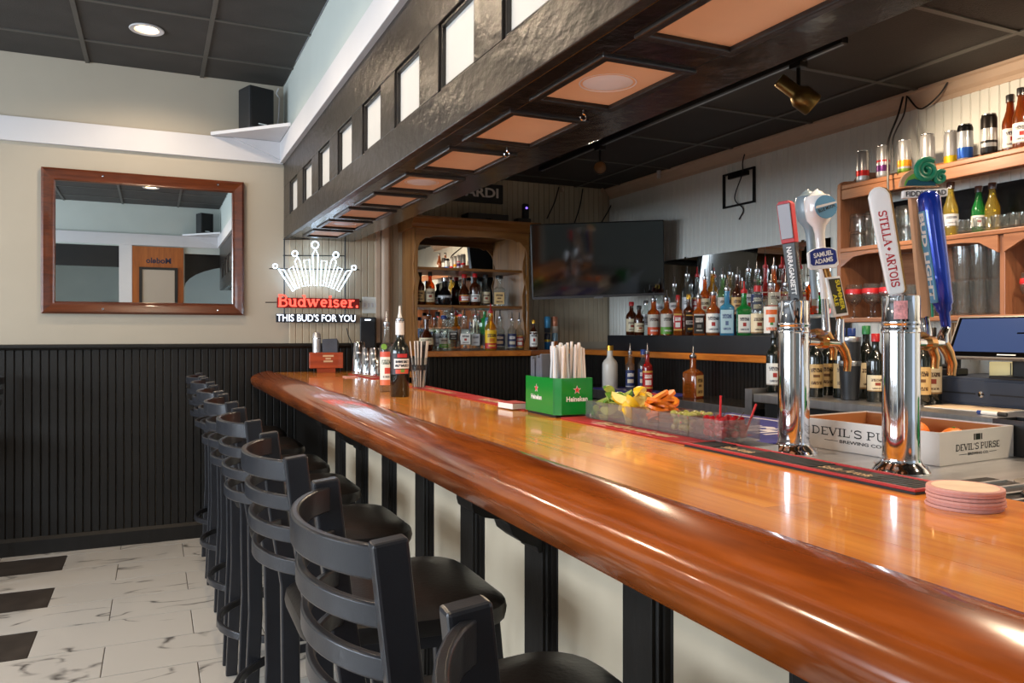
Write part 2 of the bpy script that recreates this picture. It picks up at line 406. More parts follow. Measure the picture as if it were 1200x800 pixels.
# marble tile
def marble(name, base, vein, vw):
    m, t, b = nt(name); N, L = t.nodes, t.links
    tc = N.new('ShaderNodeTexCoord'); oi = N.new('ShaderNodeObjectInfo')
    cb = N.new('ShaderNodeCombineXYZ'); ad = N.new('ShaderNodeVectorMath'); ad.operation = 'ADD'
    mu = N.new('ShaderNodeMath'); mu.operation = 'MULTIPLY'; mu.inputs[1].default_value = 40
    L.new(oi.outputs['Random'], mu.inputs[0]); L.new(mu.outputs[0], cb.inputs[0]); L.new(mu.outputs[0], cb.inputs[1]); L.new(mu.outputs[0], cb.inputs[2])
    mp = N.new('ShaderNodeMapping'); mp.inputs['Scale'].default_value = (1.2, 3.0, 1)
    mp.inputs['Rotation'].default_value = (0, 0, 0.25)
    L.new(tc.outputs['Object'], mp.inputs[0]); L.new(mp.outputs[0], ad.inputs[0]); L.new(cb.outputs[0], ad.inputs[1])
    n = N.new('ShaderNodeTexNoise'); n.inputs['Scale'].default_value = 1.0; n.inputs['Detail'].default_value = 6; n.inputs['Roughness'].default_value = 0.42; n.inputs['Distortion'].default_value = 0.3
    L.new(ad.outputs[0], n.inputs['Vector'])
    r = N.new('ShaderNodeValToRGB'); e = r.color_ramp.elements
    e[0].position = 0.5-vw; e[0].color = (1, 1, 1, 1); e[1].position = 0.5+vw; e[1].color = (1, 1, 1, 1)
    q = e.new(0.5); q.color = tuple(v/b_ for v, b_ in zip(lin(vein)[:3], lin(base)[:3]))+(1,)
    n2 = N.new('ShaderNodeTexNoise'); n2.inputs['Scale'].default_value = 0.6; n2.inputs['Detail'].default_value = 4; L.new(ad.outputs[0], n2.inputs['Vector'])
    r2 = N.new('ShaderNodeValToRGB'); r2.color_ramp.elements[0].position = 0.3; r2.color_ramp.elements[0].color = tuple(v*0.97 for v in lin(base)[:3])+(1,)
    r2.color_ramp.elements[1].position = 0.6; r2.color_ramp.elements[1].color = lin(base)
    L.new(n2.outputs[0], r2.inputs[0])
    # veins fade in and out along their run
    n3 = N.new('ShaderNodeTexNoise'); n3.inputs['Scale'].default_value = 3.0; L.new(ad.outputs[0], n3.inputs['Vector'])
    r3 = N.new('ShaderNodeValToRGB'); r3.color_ramp.elements[0].position = 0.45; r3.color_ramp.elements[1].position = 0.55
    L.new(n3.outputs[0], r3.inputs[0])
    mx = N.new('ShaderNodeMix'); mx.data_type = 'RGBA'
    L.new(r3.outputs[0], mx.inputs[0]); L.new(r2.outputs[0], mx.inputs[6])
    mm = N.new('ShaderNodeMix'); mm.data_type = 'RGBA'; mm.blend_type = 'MULTIPLY'; mm.inputs[0].default_value = 1
    L.new(n.outputs[0], r.inputs[0]); L.new(r.outputs[0], mm.inputs[6]); L.new(r2.outputs[0], mm.inputs[7])
    L.new(mm.outputs[2], mx.inputs[7]); L.new(mx.outputs[2], b.inputs['Base Color'])
    b.inputs['Roughness'].default_value = 0.28
    return m
M_marble = marble('white_marble_tile', (200, 195, 188), (86, 82, 80), 0.012)
M_slate = mat('dark_slate_tile', (62, 55, 50), 0.4, noise=0.3, nscale=10)
M_grout = mat('floor_grout', (96, 90, 84), 0.9, noise=0.1)

# ---- floor and its tiles
floor = struct('floor', MB().box(XL, XR, YB-4.4, YW, -0.1, -0.004), M_grout, 'tiled floor of white marble with a few dark slate tiles')
RP, TL = 0.327, 0.635
tile_meshes = {}
def floor_tile(x0, x1, y0, y1, m):
    key = (round(x1-x0, 3), round(y1-y0, 3))
    if key not in tile_meshes:
        w, h = key; tile_meshes[key] = MB().prism([(-w/2, -.006), (w/2, -.006), (w/2, -.0015), (w/2-.0015, 0), (-w/2+.0015, 0), (-w/2, -.0015)], -h/2, h/2).mesh('floor_tile')
    me = tile_meshes[key]
    link('floor_tile', me, m, floor, loc=((x0+x1)/2, (y0+y1)/2, 0))
for k in range(-1, 18):
    y1 = min(5.36-k*RP, YW-.004); y0 = max(5.36-(k+1)*RP, YB+.004)
    odd = k % 2 == 0
    xs = -0.475 if odd else -0.19
    x = xs - TL*7
    while x < 0.9:
        a, b_ = max(x, XL+.003), min(x+TL-.004, 0.92)
        if b_-a > .03:
            dk = odd and abs(x-(xs-TL)) < .01
            floor_tile(a, b_, y0+.003, y1-.003, M_slate if dk else M_marble)
        x += TL

# ---- ceilings: tiles in a metal grid
def tiled_ceiling(name, x0, x1, y0, y1, z, xl, yl, mt, label):
    c = struct(name, MB().box(x0, x1, y0, y1, z+.012, z+.1), mt, label)
    xs = sorted([x for x in xl if x0 < x < x1]); ys = sorted([y for y in yl if y0 < y < y1])
    for a, b_ in zip([x0]+xs, xs+[x1]):
        for p, q in zip([y0]+ys, ys+[y1]):
            w, h = round(b_-a, 3), round(q-p, 3); key = ('c', w, h)
            if key not in tile_meshes: tile_meshes[key] = MB().box(-w/2+.008, w/2-.008, -h/2+.008, h/2-.008, -.004, .01).mesh('ceiling_tile')
            link('ceiling_tile', tile_meshes[key], mt, c, loc=((a+b_)/2, (p+q)/2, z))
    for x in xs: MB().box(x-.012, x+.012, y0, y1, z-.011, z-.003).build('grid_bar', M_tbar, c)
    for y in ys: MB().box(x0, x1, y-.012, y+.012, z-.010, z-.0035).build('grid_bar', M_tbar, c)
    return c
tiled_ceiling('ceiling', XL, .80, YB, YW, ZC, [.28-.66*k for k in range(8)], [5.067-.613*k for k in range(9)], M_tile, 'black drop ceiling over the tables')
tiled_ceiling('ceiling_bar', .82, XR, YB, YW, ZB, [3.08, 2.42, 1.76, 1.28], [1.94+.66*k for k in range(-3, 6)], M_btile, 'low black drop ceiling over the bar')

# ---- far wall with wainscot
wf = struct('wall_far', MB().box(XL-.1, XR+.1, YW, YW+.12, 0, 3.2), M_wall, 'far wall, painted above, black boards below')
pk = MB().prism([(-.0222, 0), (-.0222, -.006), (-.0165, -.012), (.0165, -.012), (.0222, -.006), (.0222, 0)], .10, 1.236, 'z').mesh('plank')
for i in range(78):
    link('plank', pk, M_black, wf, loc=(-1.78+.0452*i, YW, 0))
b = MB()
for i in range(64): b.prism([(-.0222-1.8252-.0452*i, 0), (-.0165-1.8252-.0452*i, -.012), (.0165-1.8252-.0452*i, -.012), (.0222-1.8252-.0452*i, 0)], .10, 1.236, 'z', Matrix.Translation((0, YW, 0)))
bb = b.build('beadboard', M_black, wf); bb['kind'] = 'stuff'
struct('baseboard_far', MB().prism([(YW, 0), (YW-.028, 0), (YW-.028, .085), (YW-.014, .105), (YW, .105)], XL, 0.85, 'x'), M_black)
struct('trim_1', MB().prism([(YW, 1.228), (YW-.022, 1.232), (YW-.034, 1.246), (YW-.034, 1.262), (YW, 1.266)], XL, 1.64, 'x'), M_black, 'black cap rail on the wainscot')
struct('trim_2', MB().prism([(YW, 2.484), (YW-.026, 2.484), (YW-.026, 2.63), (YW, 2.63)], XL, .795, 'x'), M_white, 'white band on the far wall', bevel=.003)
struct('wall_upper', MB().box(.80, .82, YB, YW, 2.63, 3.03), M_wallg, 'upper wall above the bar beam')
struct('trim_3', MB().box(.772, .82, YB, YW-.026, 2.49, 2.63), M_white, 'white band above the beam', bevel=.003)
# far wall beadboard behind the bar (grooves too fine to pick apart)
b = MB()
for i in range(56):
    x = .86+.0455*i
    if x < 3.39: b.prism([(x-.0226, 0), (x-.018, -.006), (x+.018, -.006), (x+.0226, 0)], 1.266, ZB, 'z', Matrix.Translation((0, YW, 0)))
o = b.build('beadboard', M_beadf, wf); o['kind'] = 'stuff'
b = MB()
for i in range(40):
    x = 1.66+.0452*i
    if x < 3.39: b.prism([(x-.0222, 0), (x-.0165, -.010), (x+.0165, -.010), (x+.0222, 0)], 0, 1.17, 'z', Matrix.Translation((0, YW, 0)))
o = b.build('beadboard', M_black, wf); o['kind'] = 'stuff'
# narrow painted column beside the back-bar cabinet
struct('trim_4', MB().prism(rrect(1.475, 1.535, YW-.06, YW-.001, .02), 1.266, 2.51, 'z'), M_crown, 'pale rounded corner post beside the cabinet', smooth=True)
MB().box(1.44, 1.468, YW-.03, YW-.001, 1.266, 2.51).build('post_fillet', M_crown, wf)

# ---- right wall
wr = struct('wall_right', MB().box(XR, XR+.12, YB-.1, YW+.12, 0, 3.2), M_bead, 'right wall of pale painted vertical boards')
pr = MB().prism([(0, -.0222), (-.006, -.0222), (-.010, -.0175), (-.010, .0175), (-.006, .0222), (0, .0222)], 1.20, 2.46, 'z').mesh('plank')
for i in range(92): link('plank', pr, M_bead, wr, loc=(XR, 5.455-.0452*i, 0))
b = MB().prism([(XR, 2.43), (XR-.014, 2.435), (XR-.014, 2.455), (XR-.03, 2.47), (XR-.045, 2.50), (XR-.06, 2.505), (XR-.06, 2.52), (XR, 2.52)], 1.0, YW-.01, 'y')
struct('trim_5', b, M_crown, 'crown moulding on the right wall')

# ---- left wall with three windows, entry room behind the camera
def wall_with_holes(name, axis, c0, c1, a0, a1, z0, z1, holes, m, label):
    """boxes around rectangular holes; holes [(a0,a1,z0,z1)] along the wall"""
    b = MB(); hs = sorted(holes); cur = a0
    def bx(p, q, r, s_):
        if q-p > 1e-4 and s_-r > 1e-4:
            if axis == 'x': b.box(c0, c1, p, q, r, s_)
            else: b.box(p, q, c0, c1, r, s_)
    for h in hs:
        bx(cur, h[0], z0, z1); bx(h[0], h[1], z0, h[2]); bx(h[0], h[1], h[3], z1); cur = h[1]
    bx(cur, a1, z0, z1)
    return struct(name, b, m, label)
wl = [(yc-w/2, yc+w/2, .95, 2.55) for yc, w in WIN_L]
wall_with_holes('wall_left', 'x', XL-.12, XL, YB-4.5, YW+.1, 0, 3.2, wl, M_wall, 'left wall with daylight windows')
M_pane = glass('window_pane', (235, 242, 245), 0.03)
for i, h in enumerate(wl):
    b = MB()
    for p in (h[0], (h[0]+h[1])/2-.02, h[1]-.04): b.box(XL-.09, XL-.03, p, p+.04, .95, 2.55)
    for z in (.95, 2.51): b.box(XL-.09, XL-.03, h[0], h[1], z, z+.04)
    w = struct('window_%d' % (i+1), b, M_white, 'white framed dining room window')
    MB().box(XL-.065, XL-.06, h[0]+.02, h[1]-.02, .97, 2.53).build('pane', M_pane, w)
# back wall: wide opening at the left, arched opening over the end of the bar, wooden door with a menu board between
wb = wall_with_holes('wall_back', 'y', YB-.14, YB, XL, XR, 0, 3.2, [(-3.2, -.42, 0, 2.47), (.36, 2.6, 0, 2.40)], M_wallg, 'wall behind the camera with two openings')
struct('trim_6', MB().box(XL, .80, YB, YB+.026, 2.484, 2.63), M_white, 'white band on the wall behind')
struct('trim_7', MB().box(-.42, -.27, YB-.15, YB+.02, 0, 2.484).box(-3.3, -3.2, YB-.15, YB+.02, 0, 2.484), M_white, 'white casing of the wide opening')
struct('wall_entry', MB().box(XL, XR, YB-4.5, YB-4.36, 0, .75).box(XL, XR, YB-4.5, YB-4.36, 2.45, 3.2).box(XL, -4.2, YB-4.5, YB-4.36, .75, 2.45).box(-2.2, XR, YB-4.5, YB-4.36, .75, 2.45), M_wallg, 'front wall of the entry room')
struct('ceiling_entry', MB().box(XL, XR, YB-4.5, YB-.14, 2.75, 2.85), mat('entry_ceiling', (205, 205, 200), .8, noise=.03), 'pale ceiling of the entry room')
for i, (a, c_) in enumerate(((-4.2, -2.2),)):
    b = MB()
    for p in (a, (a+c_)/2-.02, c_-.04): b.box(p, p+.04, YB-4.46, YB-4.40, .75, 2.45)
    for z in (.75, 2.41): b.box(a, c_, YB-4.46, YB-4.40, z, z+.04)
    w = struct('window_%d' % (i+4), b, M_white, 'white framed front window')
    MB().box(a+.02, c_-.02, YB-4.435, YB-4.43, .77, 2.43).build('pane', M_pane, w)
# dark arched valance over the opening at the bar end
b = MB(); pts = [(.36, 2.46), (.36, 1.95)]+[(.36+.85*(1-math.cos(a)), 1.95+.32*math.sin(a)) for a in [pi/2*k/8 for k in range(1, 9)]]+[(2.6, 2.27), (2.6, 2.46)]
struct('trim_8', b.prism(pts, YB-.10, YB-.04, 'y'), M_black, 'black arched board in the opening behind')
struct('trim_9', MB().box(-3.2, -.42, YB-.12, YB-.06, 2.2, 2.47), M_dark, 'dark valance in the wide opening')

# ---- beam over the bar (fascia with cream panels, underside with peach panels)
BX0, BX1, BZ0, BZ1 = .80, 1.28, 1.955, 2.53
PANEL = [(5.225-.4885*k-.295, 5.225-.4885*k) for k in range(11)]
beam = struct('beam', MB().box(BX0+.03, BX1-.02, YB, YW, BZ0+.05, BZ1).box(BX1-.04, BX1, YB, YW, BZ0+.05, ZB), M_blackf, 'glossy black panelled beam above the bar')
MB().box(BX0, BX0+.03, YB, YW-.002, 2.30, BZ1).build('rail', M_blackf, beam, bevel=.003)
MB().box(BX0, BX0+.03, YB, YW-.002, BZ0, 2.088).build('rail', M_blackf, beam, bevel=.003)
ye = [YB]+[v for p in reversed(PANEL) for v in p]+[YW-.002]
for a, c_ in zip(ye[0::2], ye[1::2]):
    if c_-a > .01: MB().box(BX0+.0005, BX0+.03, a, c_, 2.088, 2.30).build('stile', M_blackf, beam, bevel=.002)
for a, c_ in PANEL:
    MB().box(BX0+.022, BX0+.032, a, c_, 2.088, 2.30).build('fascia_panel', M_fasc, beam)
    b = MB(); w = .013   # moulding round the panel
    for p in ((a, c_, 2.088, 2.088+w), (a, c_, 2.30-w, 2.30), (a, a+w, 2.088, 2.30), (c_-w, c_, 2.088, 2.30)): b.box(BX0+.008, BX0+.024, *p)
    b.build('panel_moulding', M_blackf, beam, bevel=.003)
MB().box(BX0+.0305, .90, YB, YW-.002, BZ0+.0005, BZ0+.05).build('underside_rail', M_blacku, beam, bevel=.002)
MB().box(1.125, BX1, YB, YW-.002, BZ0, BZ0+.05).build('underside_rail', M_blacku, beam, bevel=.002)
SOFF = [(a-.045, c_+.005) for a, c_ in PANEL]
yu = [YB]+[v for p in reversed(SOFF) for v in p]+[YW-.002]
yu = [max(v, YB) for v in yu]
for a, c_ in zip(yu[0::2], yu[1::2]):
    if c_-a > .01: MB().box(.90, 1.125, a, c_, BZ0+.0008, BZ0+.05).build('crosspiece', M_blacku, beam, bevel=.002)
M_disc = mat('white_lens_plastic', (238, 238, 248), 0.35, noise=.02)
for k, (a, c_) in enumerate(SOFF):
    if a < YB: continue
    MB().box(.90, 1.125, a, c_, BZ0+.006, BZ0+.03).build('soffit_panel', M_peach, beam)
    b = MB(); w = .024; e = .01
    for p in ((.90-w+e, 1.125+w-e, a-w+e, a+e), (.90-w+e, 1.125+w-e, c_-e, c_+w-e), (.90-w+e, .90+e, a, c_), (1.125-e, 1.125+w-e, a, c_)): b.box(*p, BZ0-.007, BZ0+.008)
    b.build('panel_moulding', M_blackf, beam, bevel=.004)
    if k in (1, 4, 7, 10):
        MB().lathe([(0, -.009), (.03, -.0088), (.05, -.0078), (.062, -.004), (.066, -.0035), (.071, -.005), (.073, .002)], 28, Matrix.Translation((1.012, (a+c_)/2, BZ0+.010))).build('round_lens', M_disc, beam, smooth=True)
for x, y in ((1.07, 1.86), (1.07, 2.37)):
    p = [(x, y, BZ0+.002), (x, y, BZ0-.008)]+[(x+.009*math.sin(t), y, BZ0-.017+.009*math.cos(t)) for t in [2*pi*k/10*.85 for k in range(10)]]
    MB().tube(p, .0022, 6).build('hook', M_chrome, beam, smooth=True)

beam.rotation_euler.x = .0108; beam.location = (0, .020, -.0324)     # the beam climbs slightly towards the far wall

# ---- wall things on the far wall: framed mirror
M_mirror = mat('mirror_silver', (236, 240, 240), 0.0, metal=1.0)
M_frame = wood('mirror_frame_wood', (66, 28, 12), (122, 58, 24), (3, 30, 30), .28, coat=.4)
m_ = thing('wall_mirror', 'large rectangular mirror in a reddish wood frame on the far wall', 'mirror', (-.043, YW, 1.897))
hw, hh = .582, .443
prof = [(0, 0), (.0, -.028), (.012, -.036), (.034, -.030), (.055, -.022), (.068, -.026), (.075, -.012), (.075, 0)]
def frame_side(p0, p1, inn, nm='frame_side'):
    """mitred moulding from corner p0 to p1 (x,z), inward dir inn"""
    p0, p1, inn = Vector(p0), Vector(p1), Vector(inn); d = (p1-p0).normalized(); b = MB(); vs = []
    for P_, s_ in ((p0, 1), (p1, -1)):
        for w, dep in prof:
            q = P_+inn*w+d*w*s_; vs.append((q.x, dep, q.y))
    n = len(prof); fs = [(k, k+1, n+k+1, n+k) for k in range(n-1)]+[tuple(range(n)), tuple(range(2*n-1, n-1, -1)), (0, n, 2*n-1, n-1)]
    b.add(vs, fs); return b.build(nm, M_frame, m_, smooth=True)
cs = [(-hw, -hh), (hw, -hh), (hw, hh), (-hw, hh)]
for i, inn in enumerate(((0, 1), (-1, 0), (0, -1), (1, 0))): frame_side(cs[i], cs[(i+1) % 4], inn)
MB().box(-hw+.06, hw-.06, -.012, -.002, -hh+.06, hh-.06).build('mirror_glass', M_mirror, m_)
for x, z in ((-.25, hh-.03), (.42, hh-.03), (-.25, -hh+.03), (.42, -hh+.03)):
    MB().lathe([(.006, 0), (.006, .002), (0, .003)], 10, Matrix.Translation((x, -.034, z)) @ Matrix.Rotation(pi/2, 4, 'X')).build('screw', M_chrome, m_)

# corner shelves and loudspeakers near the ceiling (front-facing one seen directly, the other in the mirror)
M_spk = mat('speaker_cabinet', (28, 30, 33), .5, noise=.1); M_cloth = mat('speaker_grille', (20, 21, 23), .85, noise=.3, nscale=200, bump=.4, bscale=400)
for yw, sg, lab, lab2 in ((YW-.026, -1, 'white triangular corner shelf under the black loudspeaker on the far wall', 'black loudspeaker on the white corner shelf above the wall mirror'),
                    (YB+.026, 1, 'white triangular corner shelf on the wall behind the camera', 'black loudspeaker on the shelf behind the camera')):
    s_ = thing('corner_shelf', lab, 'shelf', (.772, yw, 2.631))
    MB().prism([(0, 0), (-.44, 0), (-.44, .01*sg), (0, .46*sg)], 0, .022, 'z').build('board', M_white, s_, bevel=.002)
    MB().prism([(0, -.002), (0, -.12), (-.3, -.002)], 0 if sg < 0 else 0, .016*sg, 'y').build('bracket', M_white, s_)
    k = thing('loudspeaker', lab2, 'speaker', (.60, yw+.16*sg, 2.6535), 0.35*sg*-1)
    MB().box(-.085, .085, -.08, .08, 0, .265).build('cabinet', M_spk, k, bevel=.008)
    MB().box(-.074, .074, .0805*sg, .086*sg, .012, .253).build('grille', M_cloth, k, bevel=.004) if sg > 0 else MB().box(-.074, .074, -.086, -.0805, .012, .253).build('grille', M_cloth, k, bevel=.004)
    MB().box(-.03, .03, .088*sg-.001, .088*sg+.001, .02, .028).build('badge', M_chrome, k)
tag(MB().tube([(.74, YW-.05, 2.66), (.765, YW-.02, 2.8), (.77, YW-.02, 2.93), (.75, YW-.02, 2.96), (.765, YW-.012, 3.0)], .005, 6).build('speaker_cable', M_white, smooth=True), 'pale cable rising from the corner loudspeaker to the ceiling', 'cable')

# recessed ceiling lights of the dining room
M_lamp = emission('lamp_glow', (255, 214, 160), 14)
CANS = [(-.041, 4.747), (-.041, 3.53), (-.041, 2.30), (-.041, 1.08), (-2.3, 4.75), (-2.3, 2.3)]
for i, (x, y) in enumerate(CANS):
    l = thing('recessed_light', ['round recessed ceiling light, lit, above the wall mirror', 'round recessed ceiling light above the far half of the stool row', 'round recessed ceiling light above the near half of the stool row', 'round recessed ceiling light above the camera',
          'round recessed ceiling light over the tables by the far wall', 'round recessed ceiling light over the middle tables'][i], 'light', (x, y, ZC-.0055), 0, 'recessed ceiling lights')
    MB().lathe([(.062, .004), (.085, .002), (.09, -.004), (.086, -.008), (.064, -.006), (.056, .004)], 28).build('trim_ring', M_white, l, smooth=True)
    MB().lathe([(0, -.004), (.04, -.003), (.056, .0005), (.056, .0012), (0, .0012)], 24).build('lamp', M_lamp, l)
    spot('recessed_lamp_light', (x, y, ZC-.03), (x, y, 0), 38, WARM, 158, .5, .05)
for i, (x, y) in enumerate(((2.75, 1.30), (1.9, 1.45), (2.3, .3))):
    l = thing('recessed_light', ['round recessed light in the bar ceiling near the shelf unit', 'round recessed light in the bar ceiling above the tap towers', 'round recessed light in the bar ceiling at the near end'][i], 'light', (x, y, ZB-.0055), 0, 'recessed lights in the bar ceiling')
    MB().lathe([(.062, .004), (.085, .002), (.09, -.004), (.086, -.008), (.064, -.006), (.056, .004)], 28).build('trim_ring', M_white, l, smooth=True)
    MB().lathe([(0, -.004), (.04, -.003), (.056, .0005), (.056, .0012), (0, .0012)], 24).build('lamp', M_lamp, l)
    spot('recessed_lamp_light', (x, y, ZB-.03), (x, y, 0), 52, WARM, 162, .4, .05)
# ================================================================== the bar
M_bar = wood('bar_top_wood', (196, 104, 26), (252, 172, 66), (26, 1.1, 26), .2, coat=.5, grain=1.0, bump=.012, rnd=.12)
M_rail = wood('bar_rail_wood', (84, 30, 7), (186, 92, 28), (11, 1.5, 11), .18, coat=.6, grain=.9, bump=.07, rnd=.0)
bar = thing('bar_counter', 'long glossy orange wood bar counter with black pilasters and cream panels', 'bar', (0, 0, 0))
YE, Y0 = 5.44, .02
prof = [(.60, .978), (.592, .99), (.583, 1.008), (.580, 1.024), (.585, 1.039), (.598, 1.052), (.622, 1.063), (.652, 1.073), (.684, 1.080), (.706, 1.081), (.7165, 1.077), (.7225, 1.0705), (.7225, 1.03), (.70, .978)]
MB().prism(prof, Y0, YE, 'y').build('bar_rail', M_rail, bar, smooth=True)
# planks of the flat top
xs = [.7235, .83, .937, 1.043, 1.14, 1.222]
for i in range(5):
    y = Y0
    cuts = [[1.9, 3.9], [.9, 2.75, 4.6], [1.5, 3.35], [1.05, 3.0, 4.9], [2.2, 4.1]][i]
    for a, c_ in zip([Y0]+cuts, cuts+[YE]):
        MB().box(xs[i]+.0003, xs[i+1]-.0003, a+.0003, c_-.0003, 1.03, 1.07).build('plank', M_bar, bar)
MB().box(1.2225, 1.66, 5.16, YE, 1.03, 1.07).build('return_board', M_bar, bar)
MB().box(.72, 1.21, Y0, YE, 1.005, 1.0295).build('underside', M_dark, bar)
MB().box(.89, 1.20, Y0, YE, .0, 1.004).build('body', M_dark, bar)
MB().box(.86, .89, Y0, YE, .955, 1.004).build('apron', M_black, bar)
MB().box(.862, .89, Y0, YE, .0, .14).build('kick_board', M_black, bar, bevel=.004)
PC = [1.272+.4555*k for k in range(-2, 8)]
for k, y in enumerate(PC):
    w = .082
    MB().box(.852, .89, y-w*.62, y+w*.62, .14, .955).build('pilaster', M_black, bar, bevel=.002)
    for s_ in (-1, 1):
        MB().prism([(y+s_*w*.62, .89), (y+s_*w*.62, .86), (y+s_*w*.72, .862), (y+s_*w*.74, .870), (y+s_*w*.86, .868), (y+s_*w*.90, .878), (y+s_*w, .878), (y+s_*w, .89)], .14, .955, 'z', Matrix(((0, 1, 0, 0), (1, 0, 0, 0), (0, 0, 1, 0), (0, 0, 0, 1)))).build('reeded_edge', M_black, bar)
    if k in (3, 7):
        MB().prism([(.852, .80), (.842, .80), (.838, .815), (.80, .83), (.775, .85), (.765, .875), (.752, .888), (.70, .90), (.672, .915), (.668, .93), (.668, .975), (.852, .975)], y-.052, y+.052, 'y').build('corbel', M_black, bar, bevel=.003)
for a, c_ in zip(PC, PC[1:]):
    MB().box(.879, .892, a+.082, c_-.082, .14, .955).build('front_panel', M_cream, bar)
MB().box(.879, .892, PC[-1]+.082, YE, .14, .955).build('end_panel', M_black, bar)

# ---- stainless deck behind the bar
deck = thing('bar_sink_unit', 'stainless steel work deck with drip trays behind the bar top', 'sink unit', (0, 0, 0))
MB().box(1.226, 1.95, .0, 2.28, 1.005, 1.038).build('deck', M_steel, deck, bevel=.004)
MB().box(1.226, 1.30, 2.285, 5.15, .93, .96).build('speed_rail', M_steel, deck, bevel=.004)
MB().box(1.226, 1.88, .05, 2.2, .15, 1.004).build('cabinet', M_steel, deck)
MB().box(1.224, 1.335, 1.40, 2.28, 1.0385, 1.068).build('rear_ledge', M_steel, deck)
for y in (.28, .66): MB().box(1.30, 1.52, y, y+.36, 1.0385, 1.042).build('drip_grate', M_blackm, deck)
for i in range(17):
    MB().box(1.31, 1.51, .30+i*.042, .308+i*.042, 1.0422, 1.0455).build('grate_bar', M_steel, deck)
for x in (1.3, 1.84):
    for y in (.1, 2.1): MB().cyl(.02, 0, .15, 10, Matrix.Translation((x, y, 0))).build('leg', M_steel, deck)

# ---- bar stools
M_stool = mat('stool_powder_coat', (46, 47, 52), .28, metal=.25, noise=.06, nscale=30, bump=.03, bscale=300)
M_seat = mat('black_vinyl', (26, 23, 22), .34, noise=.12, nscale=10, bump=.08, bscale=90)
def make_stool():
    t = thing('bar_stool', '', 'stool', (0, 0, 0))
    # local: seat front towards +x, back at -x; origin on the floor under the back posts' mid (x of back = 0)
    for s_ in (-1, 1):
        MB().tube([(.012, .225*s_, 0), (.03, .205*s_, .45), (.026, .198*s_, .74), (-.002, .195*s_, .92), (-.022, .195*s_, 1.10)], 0, flat=(.026, .042, (1, 0, 0))).build('back_leg', M_stool, t, bevel=.004)
        MB().tube([(.435, .215*s_, 0), (.385, .165*s_, .735)], 0, flat=(.028, .04, (1, 0, 0))).build('front_leg', M_stool, t, bevel=.004)
    def cx(z): return .012-.034*max(0, (z-.80)/.3)
    for i, z in enumerate((1.070, 1.008, .946, .884)):
        hgt = .040 if i == 0 else .029
        pts = []
        for k in range(21):
            f = -1+2*k/20; pts.append((cx(z)-.075*(1-f*f)**.8, .188*f, z))
        MB().tube(pts, 0, flat=(.012, hgt, (0, 0, 1))).build('back_slat', M_stool, t, smooth=True, bevel=.003)
    b = MB(); o = rrect(.0, .44, -.215, .215, .10, 5)
    # seat narrows toward the back
    o = [(x, y*(.84+.16*min(1, x/.3))) for x, y in o]
    n = len(o); vs = []; fs = []
    cxy = (.22, 0)
    for sc, z in ((.90, .715), (.985, .722), (1.0, .738), (.985, .755), (.90, .768), (.6, .776), (.25, .778)):
        vs += [(cxy[0]+(x-cxy[0])*sc, cxy[1]+(y-cxy[1])*sc, z) for x, y in o]
    for r in range(6):
        for k in range(n): fs.append((r*n+k, r*n+(k+1) % n, (r+1)*n+(k+1) % n, (r+1)*n+k))
    fs += [tuple(range(n)), tuple(range(6*n, 7*n))]
    b.add(vs, fs).build('seat', M_seat, t, smooth=True)
    MB().prism([(x*.88+.026, y*.88) for x, y in o], .690, .714, 'z').build('seat_frame', M_stool, t)
    ring = [(.215+.265*math.cos(a), .265*math.sin(a), .29) for a in [2*pi*k/28 for k in range(28)]]
    MB().tube(ring, 0, closed=True, flat=(.014, .026, (0, 0, 1))).build('foot_ring', M_stool, t, smooth=True, bevel=.003)
    return t
SP = [(.425, 'closest to the camera, cut off by the picture edge'), (1.045, 'second from the camera'), (1.69, 'third from the camera'), (2.36, 'fourth from the camera'),
      (2.985, 'fifth from the camera'), (3.54, 'fourth from the far wall'), (4.19, 'third from the far wall'), (4.74, 'next to the last, second from the far wall')]
SP[-1] = (4.76, 'at the far end of the bar row')
SP[-2] = (4.19, 'second from the far end of the bar row'); SP[-3] = (3.54, 'third from the far end of the bar row')
stool = make_stool()
for i, (y, lb) in enumerate(SP):
    o = stool if i == 0 else copy_tree(stool)
    o.location = (.262+random.uniform(-.004, .004), y, 0); o.rotation_euler = (0, 0, random.uniform(-.02, .02))
    tag(o, 'black ladder-back bar stool, '+lb, 'stool', 'bar stools along the counter')
# stools at a high table left of the frame, only their edge in view
for i, (x, y, rz, lb) in enumerate(((-.86, 5.12, pi, 'black bar stool at the left picture edge in front of the far wall'),
                              (-1.0, 4.48, pi, 'black bar stool left of the frame at the high table'))):
    o = copy_tree(stool); o.location = (x-.005, y, 0); o.rotation_euler = (0, 0, rz)
    tag(o, lb, 'stool', 'stools at the high table')
# ================================================================== back bar furniture
M_oak = wood('cabinet_wood', (108, 68, 32), (166, 116, 64), (24, 24, 2), .35, coat=.25, rnd=.06)
M_oakh = wood('cabinet_wood_horizontal', (106, 64, 28), (164, 112, 58), (2, 24, 24), .35, coat=.25, rnd=.06)
M_rcab = wood('shelf_wood_reddish', (118, 72, 46), (170, 116, 80), (24, 2, 24), .38, coat=.15, rnd=.05)
M_rcabv = wood('shelf_wood_reddish_upright', (120, 74, 48), (168, 114, 80), (24, 24, 2), .38, coat=.15, rnd=.05)
M_ledge = wood('ledge_wood', (158, 82, 22), (208, 126, 48), (14, 3, 20), .3, coat=.4, rnd=.03)
